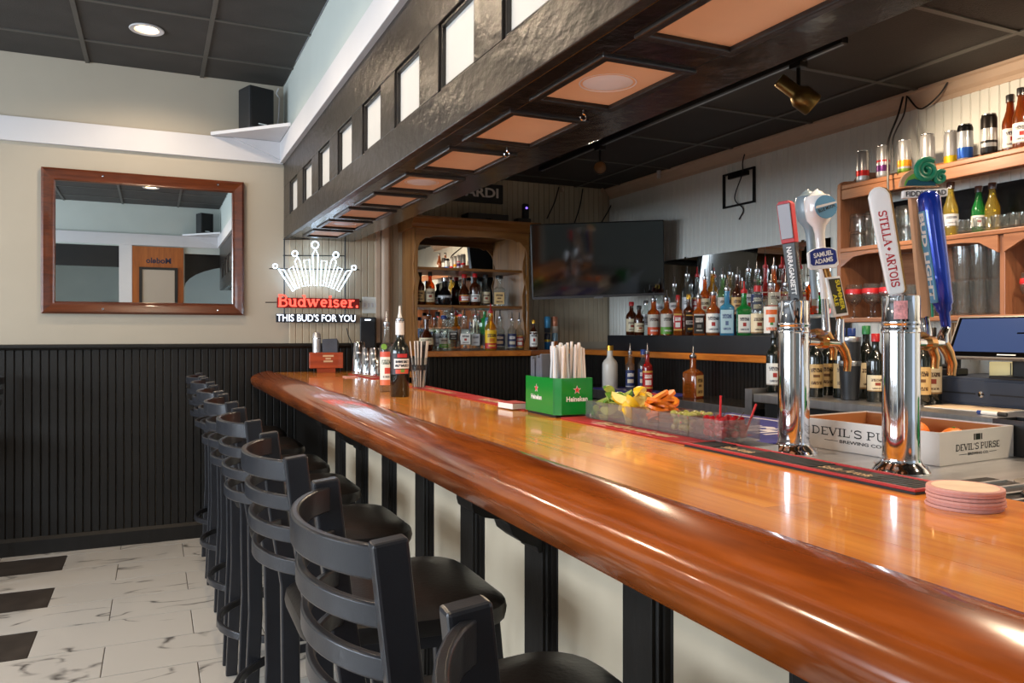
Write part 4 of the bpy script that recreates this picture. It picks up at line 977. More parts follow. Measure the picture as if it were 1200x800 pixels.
BR = [
 (772, 'spirit', .034, .24, 'clear', 'silver', 'silver', 'pour', 'clear bottle with pourer at the left end of the upper riser row'),
 (790, 'slim', .034, .25, 'clear', 'white', 'silver', 'pour', 'clear white-label bottle with pourer on the upper riser, second from left'),
 (805, 'slim', .034, .30, 'clear', 'silver', 'silver', 'pour', 'tall clear bottle with pourer behind the red-label whisky'),
 (817, 'spirit', .034, .30, 'clear', 'red', 'red', 'pour', 'tall clear bottle with a bright red neck on the upper riser'),
 (826, 'spirit', .034, .27, 'amber', 'cream', 'gold', 'pour', 'amber cream-label bottle with pourer on the upper riser'),
 (835, 'slim', .034, .31, 'gold', 'white', 'silver', 'pour', 'golden rum bottle with a white label on the upper riser'),
 (847, 'spirit', .034, .27, 'lime', 'green', 'green', 'pour', 'pale green bottle with a green label on the upper riser'),
 (856, 'spirit', .034, .29, 'clear', 'cream', 'silver', 'pour', 'clear cream-label bottle above the blue gin on the upper riser'),
 (864, 'spirit', .036, .26, 'dark', 'tan', 'black', 'pour', 'dark bottle with tan label on the upper riser'),
 (877, 'slim', .034, .30, 'clear', 'white', 'silver', 'pour', 'frosty clear vodka bottle with a white label on the upper riser'),
 (887, 'slim', .034, .28, 'clear', 'blue', 'blue', 'pour', 'clear vodka bottle with a blue band on the upper riser'),
 (897, 'round', .036, .31, 'red', 'orange', 'red', 'pour', 'round red-orange liqueur bottle on the upper riser'),
 (907, 'spirit', .036, .29, 'amber', 'orange', 'orange', 'pour', 'orange liqueur bottle with orange label on the upper riser'),
 (916, 'slim', .034, .30, 'clear', 'red', 'red', 'pour', 'clear bottle with red label at the right end of the upper riser'),
]
for i_, (px, shp, R, H, g, lab, cap, top, lb) in enumerate(BR):
    xx = 3.245+.075*(i_ % 2); p = at(px, x=xx); bottle(lb, (xx, p.y, ZU), shp, R, H, g, lab, (.12, .52), cap, top, GB)

# hutch: on the ledge and on its lower shelf
ZL = 1.2125
GH, GM = 'spirit bottles on the ledge inside the hutch', 'spirit bottles on the hutch shelf'
for px, yy, shp, R, H, g, lab, lz, cap, top, lb in [
 (499.5, 5.075, 'round', .050, .215, 'dark', 'cream', (.20, .42), 'wood', 'knob', 'dark round tequila bottle with an oval cream label at the left of the hutch'),
 (513, 5.30, 'spirit', .036, .27, 'clear', 'silver', (.1, .45), 'black', 'cap', 'tall clear bottle with a silver label at the back of the hutch ledge'),
 (520, 5.17, 'slim', .032, .22, 'clear', 'green', (.1, .4), 'blue', 'knob', 'clear bottle with a small green label on the hutch ledge'),
 (530, 5.20, 'square', .036, .25, 'clear', 'black', (.3, .55), 'silver', 'pour', 'square clear bottle with a black label on the hutch ledge'),
 (544.5, 5.14, 'square', .041, .23, 'clear', 'white', (.18, .52), 'silver', 'pour', 'wide square clear vodka bottle with a pale label'),
 (557.5, 5.16, 'square', .034, .235, 'clear', 'silver', (.15, .5), 'silver', 'pour', 'square clear bottle with pourer right of the wide vodka bottle'),
 (575, 5.10, 'spirit', .043, .27, 'gold', 'yellow', (.05, .53), 'red', 'pour', 'gold rum bottle with a bright yellow and red label'),
 (586, 5.22, 'spirit', .036, .23, 'clear', 'blue', (.1, .5), 'silver', 'pour', 'clear rum bottle with a dark blue label behind the yellow-label one'),
 (600, 5.14, 'slim', .032, .215, 'clear', 'blue', (.08, .55), 'silver', 'pour', 'small clear bottle with blue and cream label on the hutch ledge'),
 (608.5, 5.16, 'slim', .030, .21, 'clear', 'red', (.08, .5), 'silver', 'pour', 'small clear bottle with a red label at the right of the hutch ledge')]:
    p = at(px, y=yy); bottle(lb, (p.x, yy, ZL), shp, R, H, g, lab, lz, cap, top, GH)
for px, yy, shp, R, H, g, lab, lz, cap, top, lb in [
 (492, 5.27, 'spirit', .034, .225, 'dark', 'tan', (.1, .45), 'black', 'cap', 'dark amber bottle at the left end of the hutch shelf'),
 (504, 5.27, 'spirit', .034, .23, 'amber', 'cream', (.08, .50), 'black', 'cap', 'amber bottle with a tall cream label on the hutch shelf'),
 (513, 5.36, 'spirit', .030, .15, 'black', 'white', (.1, .4), 'black', 'cap', 'small black bottle at the back of the hutch shelf'),
 (521, 5.26, 'round', .050, .19, 'black', 'silver', (.28, .36), 'silver', 'cap', 'round black bottle with a silver band on the hutch shelf'),
 (544, 5.26, 'round', .040, .22, 'dark', 'red', (.12, .34), 'red', 'cap', 'dark liqueur bottle with a red neck on the hutch shelf'),
 (556.5, 5.26, 'spirit', .040, .228, 'dark', 'white', (.12, .36), 'red', 'cap', 'dark bottle with red wax top and white label on the hutch shelf'),
 (569, 5.28, 'spirit', .034, .205, 'clear', 'cream', (.08, .5), 'black', 'knob', 'clear bottle with a flat black stopper on the hutch shelf'),
 (585, 5.26, 'square', .044, .20, 'clear', 'tan', (.06, .5), 'black', 'knob', 'square whiskey bottle with tan label and black stopper on the hutch shelf')]:
    p = at(px, y=yy); bottle(lb, (p.x, yy, ZL+.3225), shp, R, H, g, lab, lz, cap, top, GM)
p = at(626, y=5.13); bottle('slim bottle with white label and gold cap just right of the hutch', (p.x, 5.14, ZL), 'spirit', .030, .215, 'dark', 'white', (.1, .62), 'gold', 'cap')
for px, zz, stop, lb in ((641.5, 0, [(0, (40, 120, 190)), (.45, (210, 180, 60)), (.6, (30, 40, 60))], 'blue and yellow drink can at the bottom of the left stack right of the hutch'), (641.5, .125, [(0, (60, 70, 80)), (.3, (70, 150, 200))], 'blue drink can on top of the left stack right of the hutch'),
                         (650, 0, [(0, (210, 120, 60)), (.5, (120, 150, 170))], 'orange and grey drink can at the bottom of the right stack by the hutch'), (650, .125, [(0, (200, 190, 180)), (.4, (190, 120, 90))], 'pale orange drink can on top of the right stack by the hutch')):
    p = at(px, y=5.27)
    k = thing('drink_can', lb, 'can', (p.x, 5.27, ZL+zz+.0005*(zz > 0)), 0, 'stacked cans by the hutch')
    MB().lathe([(0, .003), (.02, .0), (.0235, .006), (.0245, .112), (.021, .12), (.021, .1235), (0, .1225)], 16).build('can_body', bands('can_'+lb[:18]+str(zz), stop, .3, 2, .3), k, smooth=True)

# low counter: white shaker bottle, two slim bottles, red bottle, whiskey
ZK = .9605
p = at(713, 455, z=.96)
k = bottle('white ceramic bottle with gold top on the low counter', (2.80, 4.50, ZK), 'spirit', .052, .285, 'white', None, cap='gold', top='cap')
for (x, y), shp, R, H, g, lab, cap, lb in (((2.79, 4.24), 'slim', .030, .24, 'clear', 'blue', 'silver', 'clear bottle with pourer and blue label standing on the low counter'), ((2.83, 4.15), 'slim', .034, .26, 'clear', 'blue', 'blue', 'clear blue-topped bottle between the two bottles with pourers on the low counter'),
                                        ((2.80, 4.06), 'slim', .032, .245, 'red', 'red', 'silver', 'red liqueur bottle with pourer on the low counter')):
    bottle(lb, (x, y, ZK+.004), shp, R, H, g, lab, (.1, .55), cap, 'pour' if cap == 'silver' else 'cap')
p = at(812, 466, z=.96); bottle('square honey whiskey bottle with a tan label on the low counter', (2.826, 3.64, ZK), 'square', .046, .235, 'amber', 'tan', (.05, .56), 'wood', 'pour', rz=.35)
M_navy = mat('blue_rubber_mat', (44, 46, 128), .6, noise=.1, bump=.2, bscale=200); M_matw = mat('mat_print_white', (214, 210, 220), .6); M_matr = mat('mat_print_red', (190, 36, 48), .6)
k = thing('bar_mat', 'blue rubber bar mat under the bottles on the low counter', 'mat', (2.815, 4.16, .9602))
MB().box(-.13, .13, -.44, .44, 0, .0035).build('mat', M_navy, k); MB().box(-.11, -.02, -.3, -.1, .0036, .0042).build('print', M_matr, k)
text('BUD LIGHT', .5, .08, M_matw, k, (-.02, .1, .0037), (0, -1, 0), (1, 0, 0), bold=.02)

# wine bottles and tumblers on the steel counter
ZT = 1.0405
for px, xx, R, H, cap, lab, lz, lb in ((907, 2.80, .038, .30, 'black', 'white', (.12, .48), 'dark wine bottle with a large white label left of the left tap tower'), (955, 2.77, .037, .30, 'blue', 'tan', (.14, .5), 'dark wine bottle with blue cap just right of the left tap tower'), (969, 2.89, .037, .30, 'blue', 'tan', (.14, .5), 'dark wine bottle with blue cap between the tap towers, second'),
          (986, 2.84, .037, .31, 'blue', 'tan', (.14, .5), 'blue-capped wine bottle behind the black tumblers'), (998, 2.93, .037, .31, 'blue', 'cream', (.14, .5), 'dark wine bottle with blue cap behind the tumblers on the right'), (1015, 2.90, .038, .32, 'green', 'cream', (.14, .5), 'dark wine bottle with a green neck between the towers'), (1026, 2.80, .036, .285, 'red', 'cream', (.16, .40), 'wine bottle with red cap and low cream label left of the right tower'),
          (1079, 2.84, .037, .31, 'black', 'tan', (.14, .5), 'black-capped wine bottle just right of the right tap tower'), (1092, 2.93, .037, .31, 'black', 'cream', (.14, .5), 'dark wine bottle behind the right tap faucet')):
    p = at(px, x=xx); bottle(lb, (xx, p.y, ZT), 'wine', R, H, 'wine', lab, lz, cap, 'cap', 'wine bottles on the steel counter')
M_tumb = mat('tumbler_graphite', (52, 54, 58), .35, metal=.4, noise=.1)
p = at(996, x=2.77)
for i, lb in enumerate(('lower dark grey insulated tumbler on the steel counter', 'upper dark grey insulated tumbler with a steel rim, stacked on another')):
    k = thing('tumbler', lb, 'tumbler', (2.77, p.y, ZT+i*.105), 0, 'stacked insulated tumblers')
    MB().lathe([(0, 0), (.034, 0), (.037, .003), (.045, .15), (.043, .152), (.036, .012), (0, .01)], 24).build('cup', M_tumb, k, smooth=True)
    MB().lathe([(.0452, .150), (.0462, .152), (.0468, .168), (.0455, .171), (.0435, .168), (.043, .150)], 24).build('rim', M_steel, k, smooth=True)

# shelf unit: cans and bottles on top
ZC1 = 2.0685; si = (176, 176, 178)
def can(px, xx, stops, lb, r=.031, h=.155):
    p = at(px, x=xx); k = thing('drink_can', lb, 'can', (xx, p.y, ZC1), 0, 'cans on the top shelf')
    MB().lathe([(0, .004), (r*.75, 0), (r*.95, .008), (r, .014), (r, h-.018), (r*.86, h-.004)], 20).build('can_body', bands('can_print_'+str(px), stops, .28, 2, .6), k, smooth=True)
    MB().lathe([(r*.86, h-.004), (r*.87, h), (r*.82, h), (r*.8, h-.005), (0, h-.005)], 20).build('lid', K_['silver'], k, smooth=True)
    MB().box(-.008, .008, -.004, .012, h-.0048, h-.003).build('pull_tab', K_['silver'], k)
for a in ((1011, 3.15, [(0, si), (.2, (190, 40, 40)), (.38, si)], 'silver can with a red band at the left end of the top shelf'), (1035, 3.15, [(0, si), (.2, (90, 40, 100)), (.4, si), (.5, (190, 60, 70)), (.56, si)], 'silver can with a purple band on the top shelf'),
          (1060, 3.15, [(0, (120, 150, 60)), (.14, si), (.2, (220, 150, 40)), (.4, si)], 'silver can with yellow and green bands on the top shelf'), (1087, 3.15, [(0, si), (.16, (186, 34, 40)), (.3, si)], 'silver can with a low red band above the green tap handle'),
          (1115, 3.20, [(0, (40, 130, 110)), (.06, (226, 190, 40)), (.3, si)], 'silver can with a yellow base partly behind the blue one'), (1131, 3.15, [(0, si), (.06, (36, 80, 160)), (.36, (176, 180, 186)), (.82, (20, 20, 24))], 'blue and silver can with a dark top on the top shelf'),
          (1159, 3.15, [(0, (30, 28, 28)), (.2, (160, 160, 160)), (.3, (34, 32, 32)), (.36, (190, 190, 188)), (.66, (40, 36, 34))], 'tall black and grey can on the top shelf')):
    can(*a, h=.172 if a[0] == 1159 else .155)
for px, xx, lb in ((1184, 3.19, 'brown beer bottle second from the right end of the top shelf'), (1197, 3.14, 'brown beer bottle with white label at the right edge of the top shelf')):
    p = at(px, x=xx); bottle(lb, (xx, p.y, ZC1), 'beer', .031, .235, 'brown', 'white', (.08, .42), 'silver', 'cap', 'beer bottles on the top shelf')
# middle shelf: beer bottles and small glasses; lower: goblets and pint glasses
G2 = glass('thin_glass', (246, 248, 248), .015)
ZM, ZG = 1.7535, 1.4085
for px, xx, g, lab, lb in ((1114, 3.17, 'lager', 'silver', 'clear beer bottle of yellow lager on the middle shelf beside the blue tap handle'), (1147, 3.27, 'green', 'white', 'green beer bottle of the group on the middle shelf'), (1163, 3.25, 'lager', None, 'yellow beer bottle without label on the middle shelf')):
    p = at(px, x=xx); bottle(lb, (xx, p.y, ZM), 'beer', .030, .235 if px == 1114 else .215, g, lab, (.2, .42), 'silver', 'cap', 'beer bottles on the middle shelf')
glass_mesh = {}
def tumb(kind):
    if kind not in glass_mesh:
        pf = {'pint': [(0, .003), (.030, 0), (.031, .006), (.043, .148), (.0415, .148), (.0295, .010), (0, .009)], 'rocks': [(0, .003), (.033, 0), (.035, .006), (.039, .085), (.0375, .085), (.033, .012), (0, .011)],
              'shot': [(0, .003), (.018, 0), (.02, .006), (.026, .06), (.0245, .06), (.018, .014), (0, .013)],
              'goblet': [(0, .004), (.034, 0), (.034, .003), (.008, .008), (.005, .02), (.005, .055), (.012, .064), (.03, .078), (.040, .10), (.041, .125), (.035, .165), (.0335, .165), (.0395, .125), (.0385, .101), (.029, .081), (0, .068)]}[kind]
        glass_mesh[kind] = MB().lathe(pf, 20).mesh('glass_wall', True)
    return glass_mesh[kind]
def glassw(kind, loc, label, group, cat='glass', flip=False, band=None):
    k = thing({'pint': 'pint_glass', 'rocks': 'rocks_glass', 'shot': 'shot_glass', 'goblet': 'beer_goblet'}[kind], label, cat, loc, 0, group)
    o = link('glass_wall', tumb(kind), G2, k)
    if flip: o.rotation_euler = (pi, 0, 0); o.location = (0, 0, .085 if kind == 'rocks' else .148)
    if band:
        MB().lathe([(.0402, .118), (.0415, .126), (.0395, .142)], 20).build('red_band', band, k, smooth=True)
    return k
ORD = ['first', 'second', 'third', 'fourth', 'fifth', 'sixth', 'seventh', 'eighth', 'ninth']
for r in range(2):
    for i in range(4):
        p = at(1005+18*i+4*r, x=3.18+.09*r)
        for s_ in range(2):
            glassw('rocks', (3.18+.09*r, p.y, ZM+.0865*s_), '%s upside-down rocks glass from the left, %s tier, %s row, middle shelf' % (ORD[i], ('lower', 'upper')[s_], ('front', 'back')[r]), 'upside-down rocks glasses', flip=True)
for i in range(8):
    p = at(1127+10.5*i, x=3.13+.02*(i % 2)); glassw('shot', (3.13+.02*(i % 2), p.y, ZM), '%s small shot glass from the left along the middle shelf front' % ORD[i], 'shot glasses on the middle shelf')
M_gob = mat('goblet_red', (196, 30, 36), .4)
for i, px in enumerate((1001, 1021, 1041)):
    for r in range(2):
        p = at(px+4*r, x=3.16+.1*r); glassw('goblet', (3.16+.1*r, p.y, ZG), '%s red-banded goblet from the left, %s row, lowest shelf' % (ORD[i], ('front', 'back')[r]), 'goblets on the lowest shelf', band=M_gob)
p = at(1200, x=3.16); glassw('goblet', (3.16, p.y-.03, ZG), 'single stemmed goblet with red band in the right bay of the lowest shelf', None, band=M_gob)
for r in range(2):
    for i, px in enumerate((1068, 1088, 1108, 1128, 1148, 1168)):
        xx = 3.17+.1*r; p = at(px+2*r, x=xx)
        for s_ in range(2 if px > 1110 else 1):
            glassw('pint', (xx, p.y, ZG+.149*s_), '%s clear pint glass from the left, %s row, %s, lowest shelf' % (ORD[i], ('front', 'back')[r], 'on top' if s_ else 'at the bottom'), 'pint glasses on the lowest shelf')
# ================================================================== tap towers
CR, CU = Vector((cA, -sA, 0)), Vector((0, 0, 1))     # a heading across the towers (they are turned towards the stools)
CF = Vector((sA, cA, 0))
M_brassf = mat('faucet_brass', (206, 150, 92), .18, metal=1, noise=.1); M_red = mat('print_red', (178, 26, 36), .5); M_wht = mat('print_white', (232, 230, 226), .5); M_blk = mat('print_black', (22, 22, 24), .5)
M_hw = mat('handle_white_gloss', (234, 230, 226), .2, coat=.5); M_hb = mat('handle_blue_gloss', (24, 56, 168), .18, metal=.35, coat=.7); M_hgold = mat('handle_gold', (178, 128, 72), .25, metal=.9); M_hblk = mat('handle_black', (30, 28, 28), .4, noise=.1)
M_green = mat('fern_green', (16, 116, 82), .45, noise=.1); M_lime = mat('leaf_lime', (120, 172, 70), .5); M_teal = mat('hill_teal', (34, 84, 96), .5); M_blue = mat('sign_blue', (34, 50, 122), .4); M_sky = mat('sign_sky', (92, 150, 186), .4); M_oliv = mat('plate_olive', (52, 50, 30), .5); M_yel = mat('print_yellow', (214, 196, 40), .5)
def tower(x, y, label):
    t = thing('tap_tower', label, 'tap tower', (x, y, 1.0385), 0, 'beer tap towers')
    MB().lathe([(0, 0), (.056, 0), (.057, .004), (.054, .008), (.050, .014), (.042, .020), (.0385, .026), (.0385, .03), (0, .03)], 40).build('flange', M_chrome, t, smooth=True)
    MB().lathe([(.0368, .03), (.0368, .293), (.0385, .295), (.0385, .302), (.0372, .304), (.0372, .310), (.0385, .312), (.0385, .318), (.0372, .320), (.0372, .365), (.0362, .371), (.030, .373), (0, .373)], 40).build('column', M_chrome, t, smooth=True)
    for a in range(4):
        q = 2*pi*a/4+.5; MB().cyl(.004, .0, .004, 8, Matrix.Translation((.05*math.cos(q), .05*math.sin(q), .013))).build('bolt', M_steel, t)
    return t
def faucet(t, base, a0, a1, up_to):
    """shank from the column, brass body, spout and ferrule; points in the tower's space"""
    MB().tube([a0, a1], .010, 10).build('shank', M_chrome, t, smooth=True)
    MB().tube([a0.lerp(a1, .35), a0.lerp(a1, .55)], .016, 12).build('coupling_nut', M_brassf, t)
    MB().tube([a1, a1+CR*.012-CU*.02, a1+CR*.020-CU*.045, a1+CR*.018-CU*.07], [.013, .012, .0105, .009], 10).build('spout', M_brassf, t, smooth=True)
    MB().tube([a1-CU*.004, a1+CU*.018, up_to], [.013, .011, .009], 10).build('ferrule', M_chrome, t, smooth=True)
def pt(t, px, py, d): return at(px, py, d=d)-Vector(t.location)
t1 = tower(1.419, 1.437, 'chrome beer tap tower on the left with black, cream and blue handles')
t2 = tower(1.431, 1.146, 'chrome beer tap tower on the right with white, green and blue handles')
# -- tower one: black tapered handle with white lettering
def hframe(t, p0, p1, d, turn=0.0):
    """local frame at the handle foot: x across, y up the handle, z towards the stools"""
    a, b_ = pt(t, *p0, d), pt(t, *p1, d); up_ = (b_-a); L_ = up_.length
    rg = Matrix.Rotation(turn, 3, 'Z') @ CR
    return frame_M(a, rg-up_.normalized()*rg.dot(up_.normalized()), up_), L_
def slabz(M, outline, z0, z1, name, m, parent, bevel=.0015):
    return MB().prism(outline, z0, z1, 'z', M).build(name, m, parent, bevel=bevel)
Mx, L_ = hframe(t1, (934, 352), (920, 236), 1.95, -.65)
h = slabz(Mx, [(-.012, 0), (.012, 0), (.016, L_*.58), (-.016, L_*.58)], -.014, .014, 'tap_handle', M_hblk, t1)
slabz(Mx, [(-.017, L_*.58), (.017, L_*.58), (.018, L_*.97), (.012, L_), (-.012, L_), (-.018, L_*.97)], -.016, .0155, 'handle_head', M_red, h)
slabz(Mx, [(-.015, L_*.62), (.015, L_*.62), (.016, L_*.97), (-.016, L_*.97)], .0156, .018, 'head_plate', mat('handle_silver', (126, 122, 124), .5, metal=.7), h)
o_ = Mx @ Vector((0, L_*.30, .0146)); u_ = (Mx.to_3x3() @ Vector((0, 1, 0))); r_ = (Mx.to_3x3() @ Vector((1, 0, 0)))
text('NARRAGANSETT', .120, .0125, M_wht, h, o_, -u_, r_, bold=.03)
so = Mx @ Vector((.0148, L_*.30, 0)); zr = (Mx.to_3x3() @ Vector((0, 0, 1)))
text('LAGER BEER', .11, .010, mat('print_grey', (150, 146, 140), .5), h, so, -u_, -zr, bold=.02, depth=.0006)
# the foot joins the tower top
MB().tube([pt(t1, 931, 356, 1.93), pt(t1, 934, 350, 1.95)], .009, 10).build('ferrule', M_chrome, t1)
# -- cream handle with a round blue badge, a second one just behind
for px, d, nm in ((957, 2.04, 0), (946, 2.12, 1)):
    M2, L2 = hframe(t1, (px+9, 350), (px, 222), d, .15)
    a2 = L2/128.0
    prof = [(0, 0), (.009, 0), (.010, .30), (.013, .36), (.012, .5), (.013, .60), (.017, .66), (.030, .72), (.034, .80), (.034, .90), (.031, .935), (.020, .95), (.016, .965), (.012, .98), (.006, .99), (.004, 1), (0, 1)]
    h = MB().lathe([(r, z*L2) for r, z in prof], 24, M2 @ Matrix.Rotation(-pi/2, 4, 'X')).build('tap_handle', M_hw if nm == 0 else mat('handle_greyblue', (120, 134, 142), .3), t1, smooth=True)
    if nm == 0:
        Bc = M2 @ Matrix.Translation((0, L2*.82, .036))
        MB().lathe([(0, .0), (.027, .0), (.027, .003), (0, .0034)], 28, Bc @ Matrix.Scale(1.12, 4)).build('round_badge', M_sky, h)
        slabz(Bc, [(-.030, -.004), (.028, .008), (.030, .013), (-.028, .003)], .0035, .0042, 'badge_band', M_hw, h, 0)
        rr = (M2.to_3x3() @ Vector((1, .3, 0))); uu = (M2.to_3x3() @ Vector((-.3, 1, 0)))
        text('BLUE MOON', .048, .009, M_blk, h, Bc @ Vector((0, -.004, .0048)), rr, uu, bold=.02)
# -- blue sign over a slanted plate
M3, L3 = hframe(t1, (985, 374), (961, 286), 1.93, .1)
h = MB().tube([M3 @ Vector((0, -.004, -.004)), M3 @ Vector((0, L3*.9, -.004))], .008, 10).build('tap_handle', M_hgold, t1, smooth=True)
Mu = M3 @ Matrix.Rotation(-.02, 4, 'Z')
slabz(Mu, [(-.020, .010), (.017, .006), (.020, .105), (-.017, .110)], .004, .012, 'plate_border', M_wht, h)
slabz(Mu, [(-.013, .016), (.014, .013), (.017, .100), (-.012, .104)], .0121, .0135, 'name_plate', M_oliv, h, 0)
text('SUMMER', .075, .011, M_yel, h, Mu @ Vector((.007, .060, .0138)), Mu.to_3x3() @ Vector((-.04, -1, 0)), Mu.to_3x3() @ Vector((1, -.04, 0)), bold=.03)
text('ALE', .03, .010, M_yel, h, Mu @ Vector((-.007, .050, .0138)), Mu.to_3x3() @ Vector((-.04, -1, 0)), Mu.to_3x3() @ Vector((1, -.04, 0)), bold=.03)
Ms = frame_M(pt(t1, 962, 303, 1.93), CR+CF*-.0, CU) @ Matrix.Rotation(.08, 4, 'Z')
sgn = [(-.036, -.020), (-.030, -.026), (.030, -.026), (.038, -.018), (.036, .016), (.022, .024), (0, .027), (-.022, .024), (-.036, .016)]
slabz(Ms, sgn, .002, .014, 'sign_border', M_wht, h); slabz(Ms, [(x*.88, y*.80+.004) for x, y in sgn], .0142, .0155, 'sign_face', M_blue, h, 0)
text('SAMUEL', .048, .012, M_wht, h, Ms @ Vector((0, .010, .0157)), Ms.to_3x3() @ Vector((1, .12, 0)), Ms.to_3x3() @ Vector((-.12, 1, 0)), bold=.03)
text('ADAMS', .046, .012, M_wht, h, Ms @ Vector((0, -.006, .0157)), Ms.to_3x3() @ Vector((1, .12, 0)), Ms.to_3x3() @ Vector((-.12, 1, 0)), bold=.03)
faucet(t1, None, pt(t1, 947, 400, 1.90), pt(t1, 984, 402, 1.93), pt(t1, 985, 374, 1.93))
faucet(t1, None, pt(t1, 947, 394, 1.91), pt(t1, 968, 390, 2.03), pt(t1, 966, 350, 2.04))
# -- tower two: white handle with red lettering
M4, L4 = hframe(t2, (1050, 346), (1027, 220), 1.68, -.28)
ol = [(-.017, .008), (-.012, .002), (.012, .002), (.017, .008), (.021, L4*.8), (.021, L4*.92), (.015, L4*.975), (.004, L4), (-.006, L4), (-.016, L4*.975), (-.021, L4*.92), (-.021, L4*.8)]
h = slabz(M4, ol, .0, .016, 'tap_handle', M_hw, t2, .004)
slabz(M4, [(x*.9+.009, y) for x, y in ol], -.030, -.0005, 'gilded_back', M_hgold, h, .005)
Mr = M4.to_3x3()
serif('STELLA', .076, .0165, M_red, h, M4 @ Vector((.0, L4*.62, .0163)), Mr @ Vector((0, -1, 0)), Mr @ Vector((1, 0, 0)))
serif('ARTOIS', .074, .0165, M_red, h, M4 @ Vector((.0, L4*.235, .0163)), Mr @ Vector((0, -1, 0)), Mr @ Vector((1, 0, 0)))
slabz(M4, [(-.004, L4*.428), (0, L4*.41), (.004, L4*.428), (0, L4*.446)], .0163, .0167, 'diamond', M_red, h, 0)
MB().tube([pt(t2, 1052, 350, 1.67), pt(t2, 1050, 342, 1.68)], .009, 10).build('ferrule', M_chrome, t2)
# sticker on the column
cc = Matrix.Translation((0, 0, 0))
b = MB(); R_ = .0374; n = 8; a0 = math.atan2(-.62, -.80)
vs = []; 
for k in range(n+1):
    a = a0-.35+.7*k/n
    for z in (.322, .360): vs.append((R_*math.cos(a), R_*math.sin(a), z))
b.add(vs, [(2*k, 2*k+2, 2*k+3, 2*k+1) for k in range(n)]).build('sticker', mat('sticker_pink', (214, 150, 150), .5, noise=.35, nscale=160), t2)
# -- fiddlehead handle
M5, L5 = hframe(t2, (1084, 372), (1072, 232), 1.80, 0)
h = slabz(M5, [(-.011, 0), (.011, 0), (.013, L5), (-.013, L5)], -.008, .008, 'tap_handle', mat('handle_tan', (186, 140, 104), .5, noise=.15), t2)
MB().tube([M5 @ Vector((.012, 0, .010)), M5 @ Vector((.016, L5*.35, .010)), M5 @ Vector((.004, L5*.6, .010)), M5 @ Vector((.008, L5, .010))], .0028, 6).build('stem_line', M_green, h, smooth=True)
Mb = frame_M(pt(t2, 1083, 227, 1.79), CR, CU) @ Matrix.Rotation(.05, 4, 'Z')
slabz(Mb, [(-.053, -.009), (.050, -.009), (.052, .009), (-.051, .009)], -.004, .008, 'banner', M_hw, h, .002)
text('FIDDLEHEAD', .092, .012, M_blk, h, Mb @ Vector((0, 0, .0084)), Mb.to_3x3() @ Vector((1, 0, 0)), Mb.to_3x3() @ Vector((0, 1, 0)), bold=.02)
Mh = frame_M(pt(t2, 1078, 212, 1.79), CR, CU)
slabz(Mh, [(-.048, -.014)]+[(-.004+.044*math.cos(a), -.012+.040*math.sin(a)) for a in [pi-pi*k/12 for k in range(13)]]+[(.044, -.014)], -.004, .004, 'arch_back', mat('arch_tan', (206, 158, 120), .5), h, .001)
slabz(Mh, [(-.036, -.012)]+[(-.004+.034*math.cos(a), -.012+.030*math.sin(a)) for a in [pi-pi*k/12 for k in range(13)]]+[(.036, -.012)], .0041, .0055, 'hill', M_lime, h, 0)
slabz(Mh, [(-.036, -.012), (-.030, .0), (-.016, .004), (.0, -.002), (.018, .003), (.03, -.004), (.034, -.012)], .0056, .007, 'lake', M_teal, h, 0)
for (cx, cy, r0, turns, rr) in ((.008, .022, .026, 2.2, .0075), (.040, .006, .015, 1.7, .0055)):
    pts = [];
    for k in range(30):
        f = k/29; a = .9+2*pi*turns*f; r = r0*(1-.86*f); pts.append(Mh @ Vector((cx+r*math.cos(a), cy+r*math.sin(a), .014-.0*f)))
    MB().tube(pts, [rr*(1-.45*k/29) for k in range(30)], 8).build('fern_spiral', M_green, h, smooth=True)
    MB().lathe([(0, 0), (r0*.95, 0), (r0*.95, .006), (0, .008)], 20, Mh @ Matrix.Translation((cx, cy, .004))).build('fern_disc', M_green, h)
# -- blue round handle with sideways white lettering
M6, L6 = hframe(t2, (1109, 384), (1087, 224), 1.70, 0)
prof = [(0, 0), (.009, 0), (.0105, .03), (.011, .11), (.016, .13), (.0165, .16), (.0205, .18), (.0225, .45), (.0235, .80), (.0235, .95), (.021, .965), (.018, .985), (.010, 1), (0, 1)]
h = MB().lathe([(r, z*L6) for r, z in prof], 28, M6 @ Matrix.Rotation(-pi/2, 4, 'X')).build('tap_handle', M_hb, t2, smooth=True)
Mq = M6 @ Matrix.Rotation(-1.32, 4, 'Y') @ Matrix.Translation((0, 0, .0226))
slabz(Mq, [(-.009, L6*.19), (.009, L6*.19), (.009, L6*.86), (-.009, L6*.86)], -.004, .002, 'side_plate', M_sky, h)
Mq3 = Mq.to_3x3()
text('BUD LIGHT', .19, .0135, M_wht, h, Mq @ Vector((0, L6*.53, .0024)), Mq3 @ Vector((0, -1, 0)), Mq3 @ Vector((1, 0, 0)), bold=.04)
faucet(t2, None, pt(t2, 1074, 402, 1.63), pt(t2, 1105, 402, 1.69), pt(t2, 1109, 384, 1.70))
faucet(t2, None, pt(t2, 1074, 397, 1.65), pt(t2, 1086, 396, 1.79), pt(t2, 1084, 372, 1.80))

